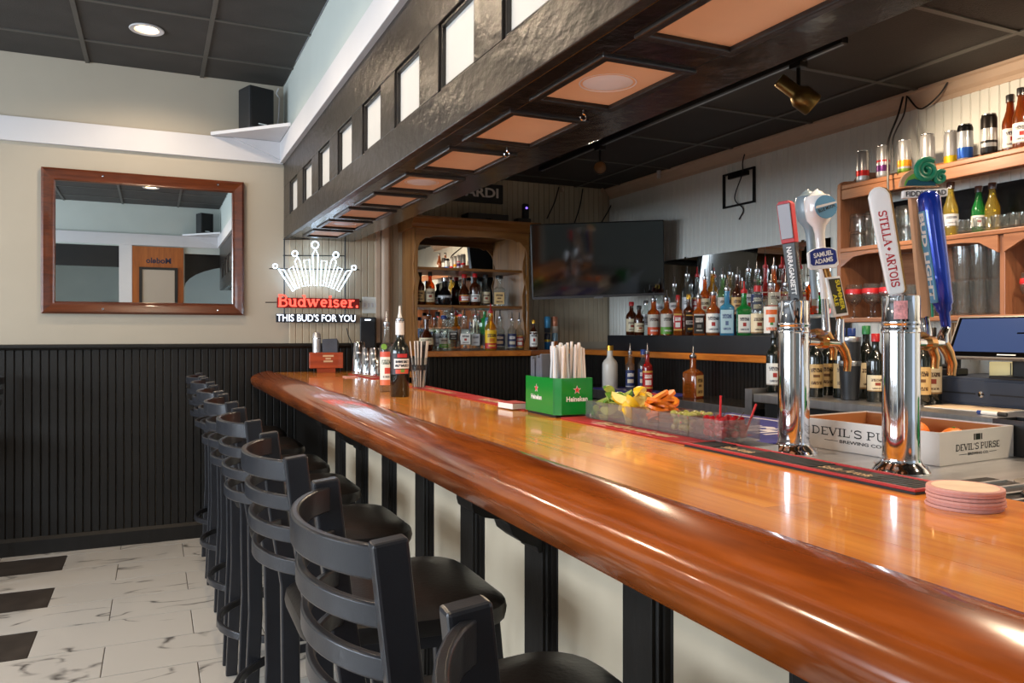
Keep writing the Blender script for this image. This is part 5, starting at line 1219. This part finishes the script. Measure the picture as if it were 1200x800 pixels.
# ================================================================== things on the bar
# rubber mats along the bar's inner edge
M_rmat = mat('red_rubber_mat', (170, 32, 36), .55, noise=.12, bump=.2, bscale=200); M_tanp = mat('mat_print_tan', (206, 170, 130), .6); M_rub = mat('black_rubber', (26, 25, 26), .6, noise=.15)
for y0, y1, lb in ((1.47, 2.10, 'red rubber bar mat with tan lettering in front of the garnish tray'), (2.36, 3.00, 'red rubber bar mat behind the green caddy on the bar edge'), (3.02, 3.66, 'red rubber bar mat between the caddy and the syrup bottles'), (4.35, 4.98, 'red rubber bar mat under the steel shakers at the far end')):
    k = thing('bar_mat', lb, 'mat', (1.175, (y0+y1)/2, 1.0703), 0, 'red bar mats'); L2 = (y1-y0)/2
    MB().box(-.045, .045, -L2, L2, 0, .004).build('mat', M_rmat, k, bevel=.001)
    text('Budweiser', .36, .045, M_tanp, k, (-.006, -.04, .0042), (0, -1, 0), (1, 0, 0), bold=.03)
k = thing('bar_mat', 'long black ribbed bar mat with a red rim before the tap towers', 'mat', (1.16, 1.165, 1.0703)); L2 = .30
MB().box(-.047, .047, -L2, L2, 0, .004).build('base', M_rub, k)
for p in ((-.047, -.040, -L2, L2), (.040, .047, -L2, L2), (-.04, .04, -L2, -L2+.007), (-.04, .04, L2-.007, L2)): MB().box(*p, .0041, .009).build('rim', M_rmat, k, bevel=.001)
b = MB()
for i in range(58):
    y = -L2+.012+.0101*i
    if abs(y-.17) < .05 or abs(y+.12) < .06: continue
    b.box(-.039, .039, y-.003, y+.003, .0041, .0075)
o = b.build('ribs', M_rub, k); o['kind'] = 'stuff'
for y, w in ((.17, .10), (-.12, .12)):
    MB().box(-.037, .037, y-w/2, y+w/2, .0041, .006).build('name_panel', M_rub, k)
    text('Stella Artois', w*.95, .028, M_tanp, k, (0, y, .0064), (0, -1, 0), (1, 0, 0), bold=.02)
# green caddy with napkins and straws
M_hgreen = mat('caddy_green', (8, 128, 44), .22, coat=.3)
cd = thing('bar_caddy', 'bright green bar caddy with a red star holding napkins and straws', 'caddy', (1.186, 2.22, 1.0703))
X, Y_, T_ = .066, .108, .004
for nm, p in (('wall', (-X, -X+T_, -Y_+.02, Y_)), ('wall', (X-T_, X, -Y_, Y_)), ('wall', (-X+.02, X, -Y_, -Y_+T_)), ('wall', (-X, X, Y_-T_, Y_)), ('divider', (-X+T_, X-T_, -.012, -.008))):
    MB().box(*p, .008, .122).build(nm, M_hgreen, cd, bevel=.001)
MB().tube([(-X+.002, -Y_+.02, .008), (-X+.002, -Y_+.02, .122)], .003, 6).build('corner_rib', M_hgreen, cd); MB().prism([(-X, -Y_+.02), (-X+.02, -Y_), (-X+.024, -Y_+.003), (-X+.003, -Y_+.024)], .008, .122, 'z').build('corner_facet', M_hgreen, cd)
MB().box(-X+.006, X-.006, -Y_+.012, Y_-.006, 0, .008).build('base', M_blk, cd)
M_star = mat('star_red', (206, 40, 44), .4)
def star(r): return [(r*(1 if k % 2 == 0 else .42)*math.sin(pi*k/5), r*(1 if k % 2 == 0 else .42)*math.cos(pi*k/5)) for k in range(10)]
for o_, rg in (((-X-.0006, .025, .085), (0, -1, 0)), ((.008, -Y_-.0006, .085), (1, 0, 0))):
    Mf = frame_M(o_, rg, (0, 0, 1)); slabz(Mf, star(.014), 0, .0006, 'star', M_wht, cd, 0); slabz(Mf, star(.011), .0006, .001, 'star', M_star, cd, 0)
    text('Heineken', .075, .016, M_wht, cd, Mf @ Vector((0, -.028, 0)), rg, (0, 0, 1), bold=.03)
nk = thing('napkin_stack', 'stack of black paper napkins standing in the green caddy', 'napkins', (1.186, 2.27, 1.0793))
for i in range(5): MB().box(-.056, .056, -.045+.018*i, -.031+.018*i, 0, .185-.004*((i*3) % 5), Matrix.Rotation(.03*((i % 3)-1), 4, 'X')).build('napkin', mat('napkin_black', (84, 88, 98), .9, noise=.2, bump=.2), nk, bevel=.003)
M_straw = mat('paper_straw', (226, 216, 208), .6, noise=.05, nscale=40); M_straw2 = mat('clear_straw', (198, 206, 212), .3)
smesh = MB().cyl(.0042, 0, .205, 8).mesh('straw', True)
for i in range(26):
    x, y = 1.132+.0118*(i % 10)+random.uniform(-.002, .002), 2.128+.022*(i//10)+random.uniform(-.003, .003)
    o = link('drinking_straw', smesh, M_straw if i % 4 else M_straw2, None, loc=(x, y, 1.0793+random.uniform(.0, .022)))
    o.rotation_euler = (random.uniform(-.03, .03), random.uniform(-.06, .06), 0)
    tag(o, 'paper-wrapped drinking straw standing in the bunch in the green caddy', 'straw', 'straws in the green caddy')
# napkin packet peeking out beside the caddy
k = thing('paper_pad', 'small white paper pad lying beside the green caddy', 'paper pad', (1.13, 2.44, 1.0743), .1); MB().box(-.035, .035, -.05, .05, 0, .018).build('pad', M_wht, k); MB().box(-.035, .035, -.05, .05, .0181, .020).build('cover', M_rmat, k)

# garnish tray: five clear bins
gt = thing('garnish_tray', 'clear plastic garnish tray with five bins of cut fruit on the bar edge', 'tray', (1.252, 1.752, 1.075))
G3 = glass('clear_plastic', (240, 238, 240), .06, .1)
N5, WB = 5, .122
for i in range(N5):
    ya = -.315+.126*i; b = MB(); x0, x1, z1, w = -.055, .062, .052, .0025
    b.box(x0, x1, ya, ya+WB, 0, .003); b.box(x0, x0+w, ya, ya+WB, .003, z1); b.box(x1-w, x1, ya, ya+WB, .003, z1); b.box(x0+w, x1-w, ya, ya+w, .003, z1); b.box(x0+w, x1-w, ya+WB-w, ya+WB, .003, z1)
    b.build('bin', G3, gt)
def fruit_mat(nm, flesh, rind, r0=.8): return mat(nm, flesh, .35, noise=.12, nscale=60)
M_lime_r, M_lime_f = mat('lime_rind', (78, 122, 34), .4, noise=.2, nscale=40), mat('lime_flesh', (180, 196, 96), .35, noise=.12, nscale=80)
M_lem_r, M_lem_f = mat('lemon_rind', (230, 184, 30), .4, noise=.08, nscale=40), mat('lemon_flesh', (238, 220, 130), .35, noise=.1, nscale=80)
M_or_r, M_or_f = mat('orange_rind', (232, 120, 20), .4, noise=.1, nscale=40), mat('orange_flesh', (244, 164, 50), .35, noise=.12, nscale=80)
M_oliv2, M_pim = mat('olive_green', (150, 146, 70), .3, noise=.15, nscale=40), mat('pimento', (196, 60, 30), .4)
M_cher, M_stem = mat('cherry_red', (176, 16, 26), .15, noise=.1, coat=.4), mat('cherry_stem', (90, 60, 30), .6)
def wedge_meshes(R, ang):
    """citrus wedge: rind = outer lens surface, flesh = the two cut faces"""
    n, m = 8, 5; rind = MB(); vs = []; fs = []
    for i in range(n+1):
        th = pi*i/n
        for j in range(m+1):
            ph = -ang/2+ang*j/m; vs.append((R*math.sin(th)*math.cos(ph), R*math.sin(th)*math.sin(ph), R*1.15*math.cos(th)))
    for i in range(n):
        for j in range(m): fs.append((i*(m+1)+j, i*(m+1)+j+1, (i+1)*(m+1)+j+1, (i+1)*(m+1)+j))
    rind.add(vs, fs); fl = MB()
    for ph in (-ang/2, ang/2):
        pv = [(R*.99*math.sin(pi*i/n)*math.cos(ph), R*.99*math.sin(pi*i/n)*math.sin(ph), R*1.14*math.cos(pi*i/n)) for i in range(n+1)]; fl.add(pv, [tuple(range(n+1))])
    return rind.mesh('rind', True), fl.mesh('flesh')
LW, EW = wedge_meshes(.026, 1.1), wedge_meshes(.029, 1.1)
def slice_meshes(R, h): return (MB().lathe([(R*.9, -h/2), (R, -h/2), (R, h/2), (R*.9, h/2)], 20).mesh('rind'), MB().lathe([(0, -h*.45), (R*.92, -h*.45), (R*.92, h*.45), (0, h*.45)], 20).mesh('flesh'))
OS = slice_meshes(.033, .008)
OL = (MB().lathe([(0, -.013), (.006, -.0115), (.0095, -.005), (.0098, .003), (.007, .010), (.003, .0125)], 12).mesh('flesh', True), MB().lathe([(0, .0135), (.003, .0125), (.003, .011), (0, .011)], 8).mesh('pimento'))
CHM = (MB().lathe([(0, -.011), (.007, -.009), (.0108, -.002), (.0105, .004), (.006, .009), (.0, .0085)], 12).mesh('flesh', True), MB().tube([(0, 0, .008), (.003, 0, .02), (.010, .002, .034)], .0009, 5).mesh('stem'))
def pile(bi, n, meshes, mats, nm, label, cat, R, z0, layers, grp, rot=True, names=('rind', 'flesh'), sx=.026):
    ya = 1.752-.315+.126*bi+.018; per = math.ceil(n/layers)
    for i in range(n):
        L_ = i//per; k = i % per; cols = max(1, round(per/3)); r, c = k % 3, k//3
        o = bpy.data.objects.new(nm, None); C.objects.link(o); o.empty_display_size = .02
        o.location = (1.256-sx+sx*r+random.uniform(-.005, .005), ya+(WB-.036)*(c+.5)/max(1, math.ceil(per/3))+random.uniform(-.006, .006), z0+R*1.15*L_)
        o.rotation_euler = (random.uniform(0, 6.28), random.uniform(0, 6.28), random.uniform(0, 6.28)) if rot else (random.uniform(.1, .5), random.uniform(-.3, .3), random.uniform(0, 6.28))
        tag(o, label, cat, grp)
        for me, m, q in zip(meshes, mats, names): link(q, me, m, o)
pile(4, 18, LW, (M_lime_r, M_lime_f), 'lime_wedge', 'green lime wedge piled in the leftmost garnish bin by the caddy', 'lime', .017, 1.092, 4, 'lime wedges')
pile(3, 16, EW, (M_lem_r, M_lem_f), 'lemon_wedge', 'yellow lemon wedge in the second garnish bin', 'lemon', .017, 1.094, 4, 'lemon wedges')
pile(2, 14, OS, (M_or_r, M_or_f), 'orange_slice', 'thin orange slice heaped in the middle garnish bin', 'orange', .012, 1.104, 5, 'orange slices', False, sx=.017)
pile(1, 30, OL, (M_oliv2, M_pim), 'green_olive', 'stuffed green olive in the fourth garnish bin', 'olive', .0135, 1.090, 3, 'green olives', True, ('olive_body', 'pimento'))
pile(0, 33, CHM, (M_cher, M_stem), 'cherry', 'red cocktail cherry in the rightmost garnish bin', 'cherry', .0135, 1.090, 3, 'cocktail cherries', True, ('cherry_body', 'stem'))
for i, (x, y, lb) in enumerate(((1.245, 1.50, 'red cocktail pick upright in the cherry bin'), (1.285, 1.455, 'red cocktail pick leaning over the back of the cherry bin'))):
    b = MB().tube([(0, 0, 0), (.006+.03*i, .004, .085-.02*i)], .0028, 6).build('cocktail_pick', M_star, loc=(x, y, 1.095), smooth=True); tag(b, lb, 'pick')

# big blue mat on the steel deck
k = thing('bar_mat', 'large blue rubber mat with white lettering on the steel deck left of the taps', 'mat', (1.66, 1.90, 1.0385))
MB().box(-.22, .24, -.33, .33, 0, .006).build('mat', M_navy, k, bevel=.002)
text('BUD LIGHT', .46, .15, M_matw, k, (-.02, .0, .0063), (0, -1, 0), (1, 0, 0), bold=.04)
MB().box(-.20, -.13, -.20, -.06, .0062, .0068).build('print', M_matr, k)
for x in (-.19, .19): MB().box(x-.008, x+.008, -.28, .28, .0062, .0066).build('stripe', M_matw, k)

# beer carton with oranges
M_card, M_cardi = mat('white_carton', (218, 212, 206), .6, noise=.03), mat('brown_carton', (166, 108, 58), .8, noise=.08)
bx = thing('beer_carton', 'shallow white beer carton with black lettering behind the tap towers', 'box', (1.694, 1.364, 1.0388), math.radians(4))
X, Y_, H5 = .143, .198, .074
for nm, p in (('panel', (-X, -X+.003, -Y_, Y_)), ('panel', (X-.003, X, -Y_, Y_)), ('panel', (-X+.003, X-.003, -Y_, -Y_+.003)), ('panel', (-X+.003, X-.003, Y_-.003, Y_))):
    MB().box(*p, 0, H5).build(nm, M_card, bx)
for p in ((-X+.0031, -X+.0045, -Y_+.004, Y_-.004), (X-.0045, X-.0031, -Y_+.004, Y_-.004), (-X+.005, X-.005, Y_-.0045, Y_-.0031)): MB().box(*p, .004, H5-.003).build('liner', M_cardi, bx)
MB().box(-X+.004, X-.004, -Y_+.004, Y_-.004, .0, .003).build('bottom', M_cardi, bx)
serif("DEVIL'S PURSE", .29, .020, M_blk, bx, (-X-.0003, .0, .046), (0, -1, 0), (0, 0, 1)); text('BREWING CO.', .12, .008, M_blk, bx, (-X-.0003, .0, .024), (0, -1, 0), (0, 0, 1), bold=.02)
serif("DEVIL'S PURSE", .17, .0145, M_blk, bx, (0, -Y_-.0003, .036), (1, 0, 0), (0, 0, 1)); text('BREWING CO.', .08, .006, M_blk, bx, (0, -Y_-.0003, .020), (1, 0, 0), (0, 0, 1), bold=.02)
for s_ in (-1, 1):
    MB().box(-X-.0006, -X-.0002, s_*.085-.02, s_*.085+.02, .0232, .0245).build('rule', M_blk, bx); MB().box(s_*.058-.014, s_*.058+.014, -Y_-.0006, -Y_-.0002, .0195, .0205).build('rule', M_blk, bx)
MB().box(-.009, .009, -Y_-.0006, -Y_-.0002, .050, .064).build('emblem', M_blk, bx)
for s_ in (-1, 1): MB().box(s_*.014-.002, s_*.014+.002, -Y_-.0006, -Y_-.0002, .050, .064).build('emblem', M_blk, bx)
for x, y, lb in ((1.63, 1.30, 'whole orange inside the beer carton seen left of the right tower'), (1.70, 1.22, 'whole orange inside the beer carton near its front corner'), (1.75, 1.36, 'whole orange inside the beer carton at the back')):
    o = thing('orange', lb, 'orange', (x, y, 1.0422)); MB().lathe([(.0*1, 0)]+[(.034*math.sin(pi*k/10), .034-.034*math.cos(pi*k/10)) for k in range(1, 10)]+[(0, .068)], 18).build('peel', M_or_r, o, smooth=True); MB().lathe([(0, .0675), (.004, .068), (.003, .070), (0, .0705)], 8).build('stem_end', M_lime_r, o)

# coasters
M_coast, M_cpaper = mat('coaster_pink_edge', (206, 150, 140), .7, noise=.08), mat('coaster_face', (222, 196, 170), .7, noise=.12, nscale=20)
for i in range(6):
    k = thing('coaster', 'topmost round paper coaster of the stack at the bar edge' if i == 5 else '%s pink-edged paper coaster from the bottom of the stack' % ORD[i], 'coaster', (1.108+.002*math.sin(i*2.1), .777+.002*math.cos(i*1.7), 1.0703+i*.0052), i*.4, 'stacked paper coasters')
    MB().lathe([(0, 0), (.052, 0), (.0527, .002), (.052, .0046), (0, .0046)], 32).build('disc', M_coast, k); MB().lathe([(0, .0047), (.045, .0047), (.045, .0049), (0, .0049)], 32).build('printed_face', M_cpaper, k)
# oval stickers / coasters lying on the drip grate
k = thing('coaster', 'orange and black printed coaster lying on the drip grate', 'coaster', (1.43, .83, 1.0458)); MB().lathe([(0, 0), (.052, 0), (.052, .004), (0, .004)], 28).build('disc', mat('coaster_orange', (196, 104, 44), .5, noise=.5, nscale=50), k); MB().lathe([(.052, .0041), (.056, .0), (.056, .003), (.052, .0046)], 28).build('edge', M_rub, k)
k = thing('coaster', 'grey printed coaster lying behind the orange one', 'coaster', (1.56, .93, 1.0388)); MB().lathe([(0, 0), (.052, 0), (.052, .004), (0, .004)], 28).build('disc', mat('coaster_grey', (120, 112, 104), .5, noise=.4, nscale=50), k); MB().lathe([(0, .0041), (.03, .0041), (.03, .0046), (0, .0046)], 20).build('print', M_rub, k)
k = thing('green_caddy', 'green caddy cut off by the right picture edge behind the coasters', 'caddy', (1.93, .98, 1.0388)); 
for p in ((-.06, -.056, -.09, .09), (.056, .06, -.09, .09), (-.056, .056, -.09, -.086), (-.056, .056, .086, .09)): MB().box(*p, 0, .12).build('wall', M_hgreen, k)
MB().box(-.055, .055, -.085, .085, 0, .006).build('base', M_blk, k)
k = thing('ice_bucket', 'small black bin behind the beer carton at the right edge', 'bin', (1.90, 1.17, 1.0388)); 
for p in ((-.045, -.041, -.06, .06), (.041, .045, -.06, .06), (-.041, .041, -.06, -.056), (-.041, .041, .056, .06)): MB().box(*p, 0, .085).build('wall', M_blackp, k)
MB().box(-.041, .041, -.056, .056, 0, .006).build('base', M_blackp, k)

# far end of the bar: wooden caddy, speaker, shakers, bottles, straw glass
wc = thing('wooden_caddy', 'reddish wooden condiment caddy with pale lettering at the far end of the bar', 'caddy', (1.05, 5.29, 1.0703), -.15)
M_rw = wood('caddy_wood', (130, 46, 18), (186, 78, 34), (3, 30, 30), .3, coat=.4)
MB().box(-.06, .06, -.045, .045, 0, .03).build('foot', M_rw, wc)
for p in ((-.11, .11, -.06, -.05), (-.11, .11, .05, .06), (-.11, -.10, -.05, .05), (.10, .11, -.05, .05)): MB().box(*p, .030, .135).build('wall', M_rw, wc, bevel=.003)
MB().box(-.10, .10, -.05, .05, .030, .036).build('bottom', M_rw, wc)
for z, w, s_ in ((.112, .07, 'TAVERN'), (.094, .035, 'AND'), (.076, .06, 'KITCHEN')): MB().box(.012-w/2, .012+w/2, -.0612, -.0604, z-.006, z+.006).build('print_line', M_tanp, wc)
k = thing('steel_canister', 'slim steel canister standing in the wooden caddy', 'canister', (.988, 5.29, 1.1065)); MB().lathe([(0, 0), (.026, 0), (.028, .19), (.026, .22), (.018, .232), (0, .235)], 20).build('body', mat('canister_satin', (206, 206, 208), .3, metal=.7), k, smooth=True); MB().lathe([(.0265, .188), (.029, .189), (.029, .194), (.0265, .195)], 20).build('ring', M_chrome, k)
k = thing('napkin_stack', 'black folded napkins standing in the wooden caddy', 'napkins', (1.075, 5.285, 1.1065), -.15)
for i in range(3): MB().box(-.045, .055, -.03+.02*i, -.014+.02*i, 0, .19-.008*i, Matrix.Rotation(.04*(i-1), 4, 'Y')).build('napkin', MATS['napkin_black'], k, bevel=.003)
k = thing('small_speaker', 'upright black speaker box at the far end of the bar below the sign', 'speaker', (1.36, 5.37, 1.0703), -.3)
MB().box(-.055, .055, -.05, .05, 0, .375).build('cabinet', M_spk, k, bevel=.008); MB().box(-.048, .048, -.054, -.0502, .01, .345).build('grille', M_cloth, k, bevel=.002); MB().box(-.02, .02, -.0535, -.0502, .353, .360).build('badge', M_chrome, k)
SHK = [(0, 0), (.030, 0), (.033, .004), (.044, .155), (.0455, .175), (.0445, .177), (.0425, .16), (.031, .01), (0, .009)]
shm = MB().lathe(SHK, 28).mesh('cup', True)
for px, py, hh, lb in ((421, 441, 1.15, 'tall steel cocktail shaker cup at the left of the shaker group'), (431, 443, .95, 'steel cocktail shaker cup second in the group'), (440, 445, .95, 'steel cocktail shaker cup at the right of the group')):
    p = at(px, y=4.85-.11*(px-421)/10); k = thing('shaker_cup', lb, 'shaker', (p.x, p.y, 1.0746), 0, 'steel shaker cups')
    o = link('cup', shm, M_chrome, k); o.scale = (1.0, 1.0, -hh); o.location.z = .177*hh
    MB().lathe([(.0457, .003), (.0468, .005), (.0468, .009), (.0455, .011)], 28).build('rolled_rim', M_chrome, k, smooth=True)
LB['syrup'] = printed('label_syrup', (228, 222, 208), [('band', .84, 1, 1, (206, 84, 60)), ('text', .62, .76, .42, (60, 80, 60)), ('band', .34, .52, .26, (206, 70, 50)), ('band', .0, .16, 1, (214, 110, 70)), ('text', .22, .28, .36, (90, 90, 90))])
LB['berry'] = printed('label_berry', (38, 26, 30), [('band', .28, .74, .40, (228, 226, 222)), ('text', .54, .66, .34, (50, 50, 60)), ('text', .36, .48, .36, (50, 50, 60)), ('band', .80, .97, .26, (190, 44, 44)), ('band', .04, .24, .34, (206, 84, 60)), ('band', .10, .24, .10, (110, 150, 60))])
p = at(453, y=3.42); k = bottle('tall slim syrup bottle with a white and red label on the bar', (p.x, p.y, 1.0703), 'slim', .032, .30, 'clear', 'syrup', (.10, .60), 'white', 'pour', rz=0)
MB().lathe([(0, 0), (.012, .0), (.014, .006), (0, .008)], 10, Matrix.Translation((-.02, -.026, .20)) @ Matrix.Rotation(1.2, 4, 'X')).build('leaf_print', M_lime, k)
p = at(468.5, y=3.12); k = bottle('dark cherry syrup bottle with a white and red fruit label on the bar', (p.x, p.y, 1.0703), 'wine', .040, .31, 'wine', 'berry', (.30, .58), 'white', 'pour', rz=0)
MB().lathe([(.017, .255), (.018, .256), (.018, .312), (.012, .318), (.006, .345), (.004, .375), (0, .376)], 14).build('pump_collar', K_['white'], k, smooth=True)
p = at(491, y=3.50); k = thing('pint_glass', 'pint glass full of thin black and white straws beside the syrup bottles', 'glass', (p.x, p.y, 1.0703)); link('glass_wall', tumb('pint'), G2, k); MB().lathe([(.0375, .09), (.0402, .115)], 16).build('print_band', M_blk, k)
gx, gy = p.x, p.y
sm2 = MB().cyl(.0028, 0, .215, 6).mesh('thin_straw', True)
for i in range(22):
    a = random.uniform(0, 6.28); r = .021*math.sqrt((i+.5)/22)
    o = link('cocktail_straw', sm2, (M_straw, M_blk, M_straw)[i % 3], None, loc=(gx+r*math.cos(a), gy+r*math.sin(a), 1.081)); o.rotation_euler = (-.10*r/.02*math.sin(a), .10*r/.02*math.cos(a), 0)
    tag(o, 'thin cocktail straw standing in the pint glass beside the syrup bottles', 'straw', 'straws in the pint glass')
tag(MB().prism(rrect(-.035, .035, -.05, .05, .004), 0, .006, 'z').build('card_stack', M_coast, loc=(1.06, 4.62, 1.0703)), 'small pink paper pad on the bar left of the shakers', 'paper pad')

# ================================================================== cash register group on the steel counter
cdw = thing('cash_drawer', 'dark blue-grey cash drawer with a round lock on the steel counter', 'cash drawer', (3.18, 2.03, 1.0703))
M_slate2 = mat('drawer_slate', (54, 60, 74), .5, noise=.08, bump=.05, bscale=300)
MB().box(-.18, .18, -.235, .235, -.0292, .085).build('case', M_slate2, cdw, bevel=.004); MB().box(-.186, -.181, -.222, .222, -.018, .072).build('drawer_front', M_slate2, cdw, bevel=.002)
for y in (.1, -.11): MB().box(-.1875, -.1862, y-.075, y+.075, .016, .022).build('slot', M_blk, cdw)
MB().lathe([(0, 0), (.013, 0), (.012, .005), (0, .006)], 18, Matrix.Translation((-.186, .0, .018)) @ Matrix.Rotation(-pi/2, 4, 'Y')).build('lock', M_chrome, cdw)
MB().box(-.1875, -.1862, .185, .21, .058, .064).build('badge', M_wht, cdw)
ps = thing('register_screen', 'tilted touch-screen register with a dark blue display above the cash drawer', 'register', (3.02, 1.86, 1.156))
a, b_, c2 = at(1122, 418, x=2.88), at(1142, 373, x=2.97), None
Mp = frame_M(Vector((2.90-3.02, 0, .155)), (0, -1, 0), (.45, 0, .9))
slabz(Mp, rrect(-.225, .20, -.085, .095, .008), -.014, .008, 'bezel', mat('pos_bezel_silver', (150, 140, 132), .3, metal=.5), ps, .002)
slabz(Mp, [(-.217, -.079), (.192, -.079), (.192, .088), (-.217, .088)], .0081, .0095, 'glass_border', M_tvs, ps, 0)
slabz(Mp, [(-.205, -.060), (.184, -.060), (.184, .082), (-.205, .082)], .0096, .0100, 'display', mat('pos_display', (44, 58, 92), .12, emit=(60, 80, 130), es=.25), ps, 0)
slabz(Mp, [(.03, .016), (.18, .016), (.18, .022), (.03, .022)], .0101, .0104, 'menu_bar', M_tvs, ps, 0)
slabz(Mp, [(-.02, -.073), (.05, -.073), (.05, -.069), (-.02, -.069)], .0096, .0099, 'maker_mark', M_wht, ps, 0)
MB().box(-.03, .06, -.05, .05, 0, .15).build('stand', M_blackp, ps, bevel=.01); MB().box(-.09, .10, -.1, .1, 0, .012).build('foot', M_blackp, ps, bevel=.004)
k = thing('receipt_scanner', 'black card reader lying on the left end of the cash drawer', 'card reader', (3.05, 2.205, 1.1558)); MB().box(-.04, .04, -.055, .055, 0, .03).build('body', M_blackp, k, bevel=.006); MB().box(-.035, .02, -.03, .05, .031, .045).build('top', M_blackp, k, bevel=.005)
k = thing('cream_box', 'small cream carton under the tilted register screen', 'box', (3.20, 2.02, 1.1558)); MB().box(-.04, .04, -.09, .09, 0, .058).build('box', mat('cream_carton', (186, 180, 140), .6), k, bevel=.002); MB().box(-.0408, -.0402, -.002, .002, .002, .056).build('seam', M_blk, k)
k = thing('paper_sheet', 'white paper sheets lying in front of the cash drawer', 'paper', (2.86, 1.98, 1.0405), .1); MB().box(-.08, .10, -.14, .14, 0, .002).build('sheet', M_wht, k); MB().box(-.07, .105, -.13, .145, .0021, .0035).build('sheet', mat('paper_tan', (216, 190, 160), .7), k)
k = thing('marker_pen', 'marker pen with white barrel on the steel counter edge', 'pen', (2.70, 1.80, 1.0405)); Mz = Matrix.Translation((0, 0, .007)) @ Matrix.Rotation(pi/2, 4, 'X'); MB().cyl(.007, -.03, .03, 10, Mz).build('barrel', M_wht, k); MB().cyl(.0075, .03, .06, 10, Mz).build('cap', M_blk, k)
MB().cyl(.0075, -.045, -.03, 10, Mz).build('end', MATS['cap_blue'], k)
k = thing('small_cup', 'small cream cup on the steel counter right of the right tower', 'cup', (2.86, 2.34, 1.0405)); MB().lathe([(0, 0), (.02, 0), (.026, .03), (.024, .03), (.018, .004), (0, .004)], 18).build('cup_wall', M_cream, k, smooth=True); MB().lathe([(0, .02), (.022, .02), (.022, .021), (0, .021)], 14).build('contents', M_hgold, k)
k = thing('straw_holder', 'dark holder of thin beige sticks beside the register', 'holder', (3.24, 2.33, 1.0405)); MB().lathe([(0, 0), (.03, 0), (.034, .24), (.032, .24), (.028, .006), (0, .006)], 16).build('cup', M_blackp, k, smooth=True)
b = MB()
for i in range(12): a = i*2.4; r = .022*math.sqrt(i/12); b.cyl(.003, .01, .34, 5, Matrix.Translation((r*math.cos(a), r*math.sin(a), 0)))
o = b.build('sticks', M_tanp, k); o['kind'] = 'stuff'
# outlet box beside the low counter
k = thing('splash_guard', 'grey steel splash box at the left end of the steel counter', 'splash guard', (2.64, 2.965, .9605)); MB().box(-.0, .02, -.02, .03, 0, .1).build('plate', M_steel, k); MB().box(.02, .30, .018, .03, 0, .1).build('side', M_steel, k)
# ================================================================== things behind the camera, seen in the wall mirror
M_door = wood('door_wood', (140, 74, 26), (186, 106, 46), (20, 20, 2), .4)
dr = struct('door_1', MB().box(-.265, .345, YB-.02, YB+.035, 0, 2.47), M_door, 'wooden door with a menu board behind the camera')
MB().box(-.15, .24, YB+.036, YB+.05, 1.05, 2.17).build('menu_board', mat('menu_glass', (170, 160, 148), .15), dr, bevel=.004)
b = MB()
for p in ((-.185, -.15, 1.0, 2.2), (.24, .275, 1.0, 2.2), (-.15, .24, 2.17, 2.2), (-.15, .24, 1.0, 1.05)): b.box(p[0], p[1], YB+.036, YB+.06, p[2], p[3])
b.build('board_frame', M_blk, dr)
text('Modelo', .30, .075, mat('print_navy', (26, 28, 60), .5), dr, (.045, YB+.0356, 2.29), (-1, 0, 0), (0, 0, 1), bold=.03)
for i, (x, y, z, w, h, lb) in enumerate(((-1.55, -4.64, 1.72, .5, .36, 'dark framed picture on the entry room wall, left one'), (-.6, -4.64, 1.72, .5, .36, 'dark framed picture on the entry room wall between the windows'))):
    k = thing('framed_picture', lb, 'picture', (x if i else -.62, y, z)) if i else None
    if k: MB().box(-w/2, w/2, -.0, .02, -h/2, h/2).build('frame', M_blk, k); MB().box(-w/2+.04, w/2-.04, .0201, .023, -h/2+.04, h/2-.04).build('print', mat('picture_print', (96, 92, 84), .5, noise=.5, nscale=6), k)
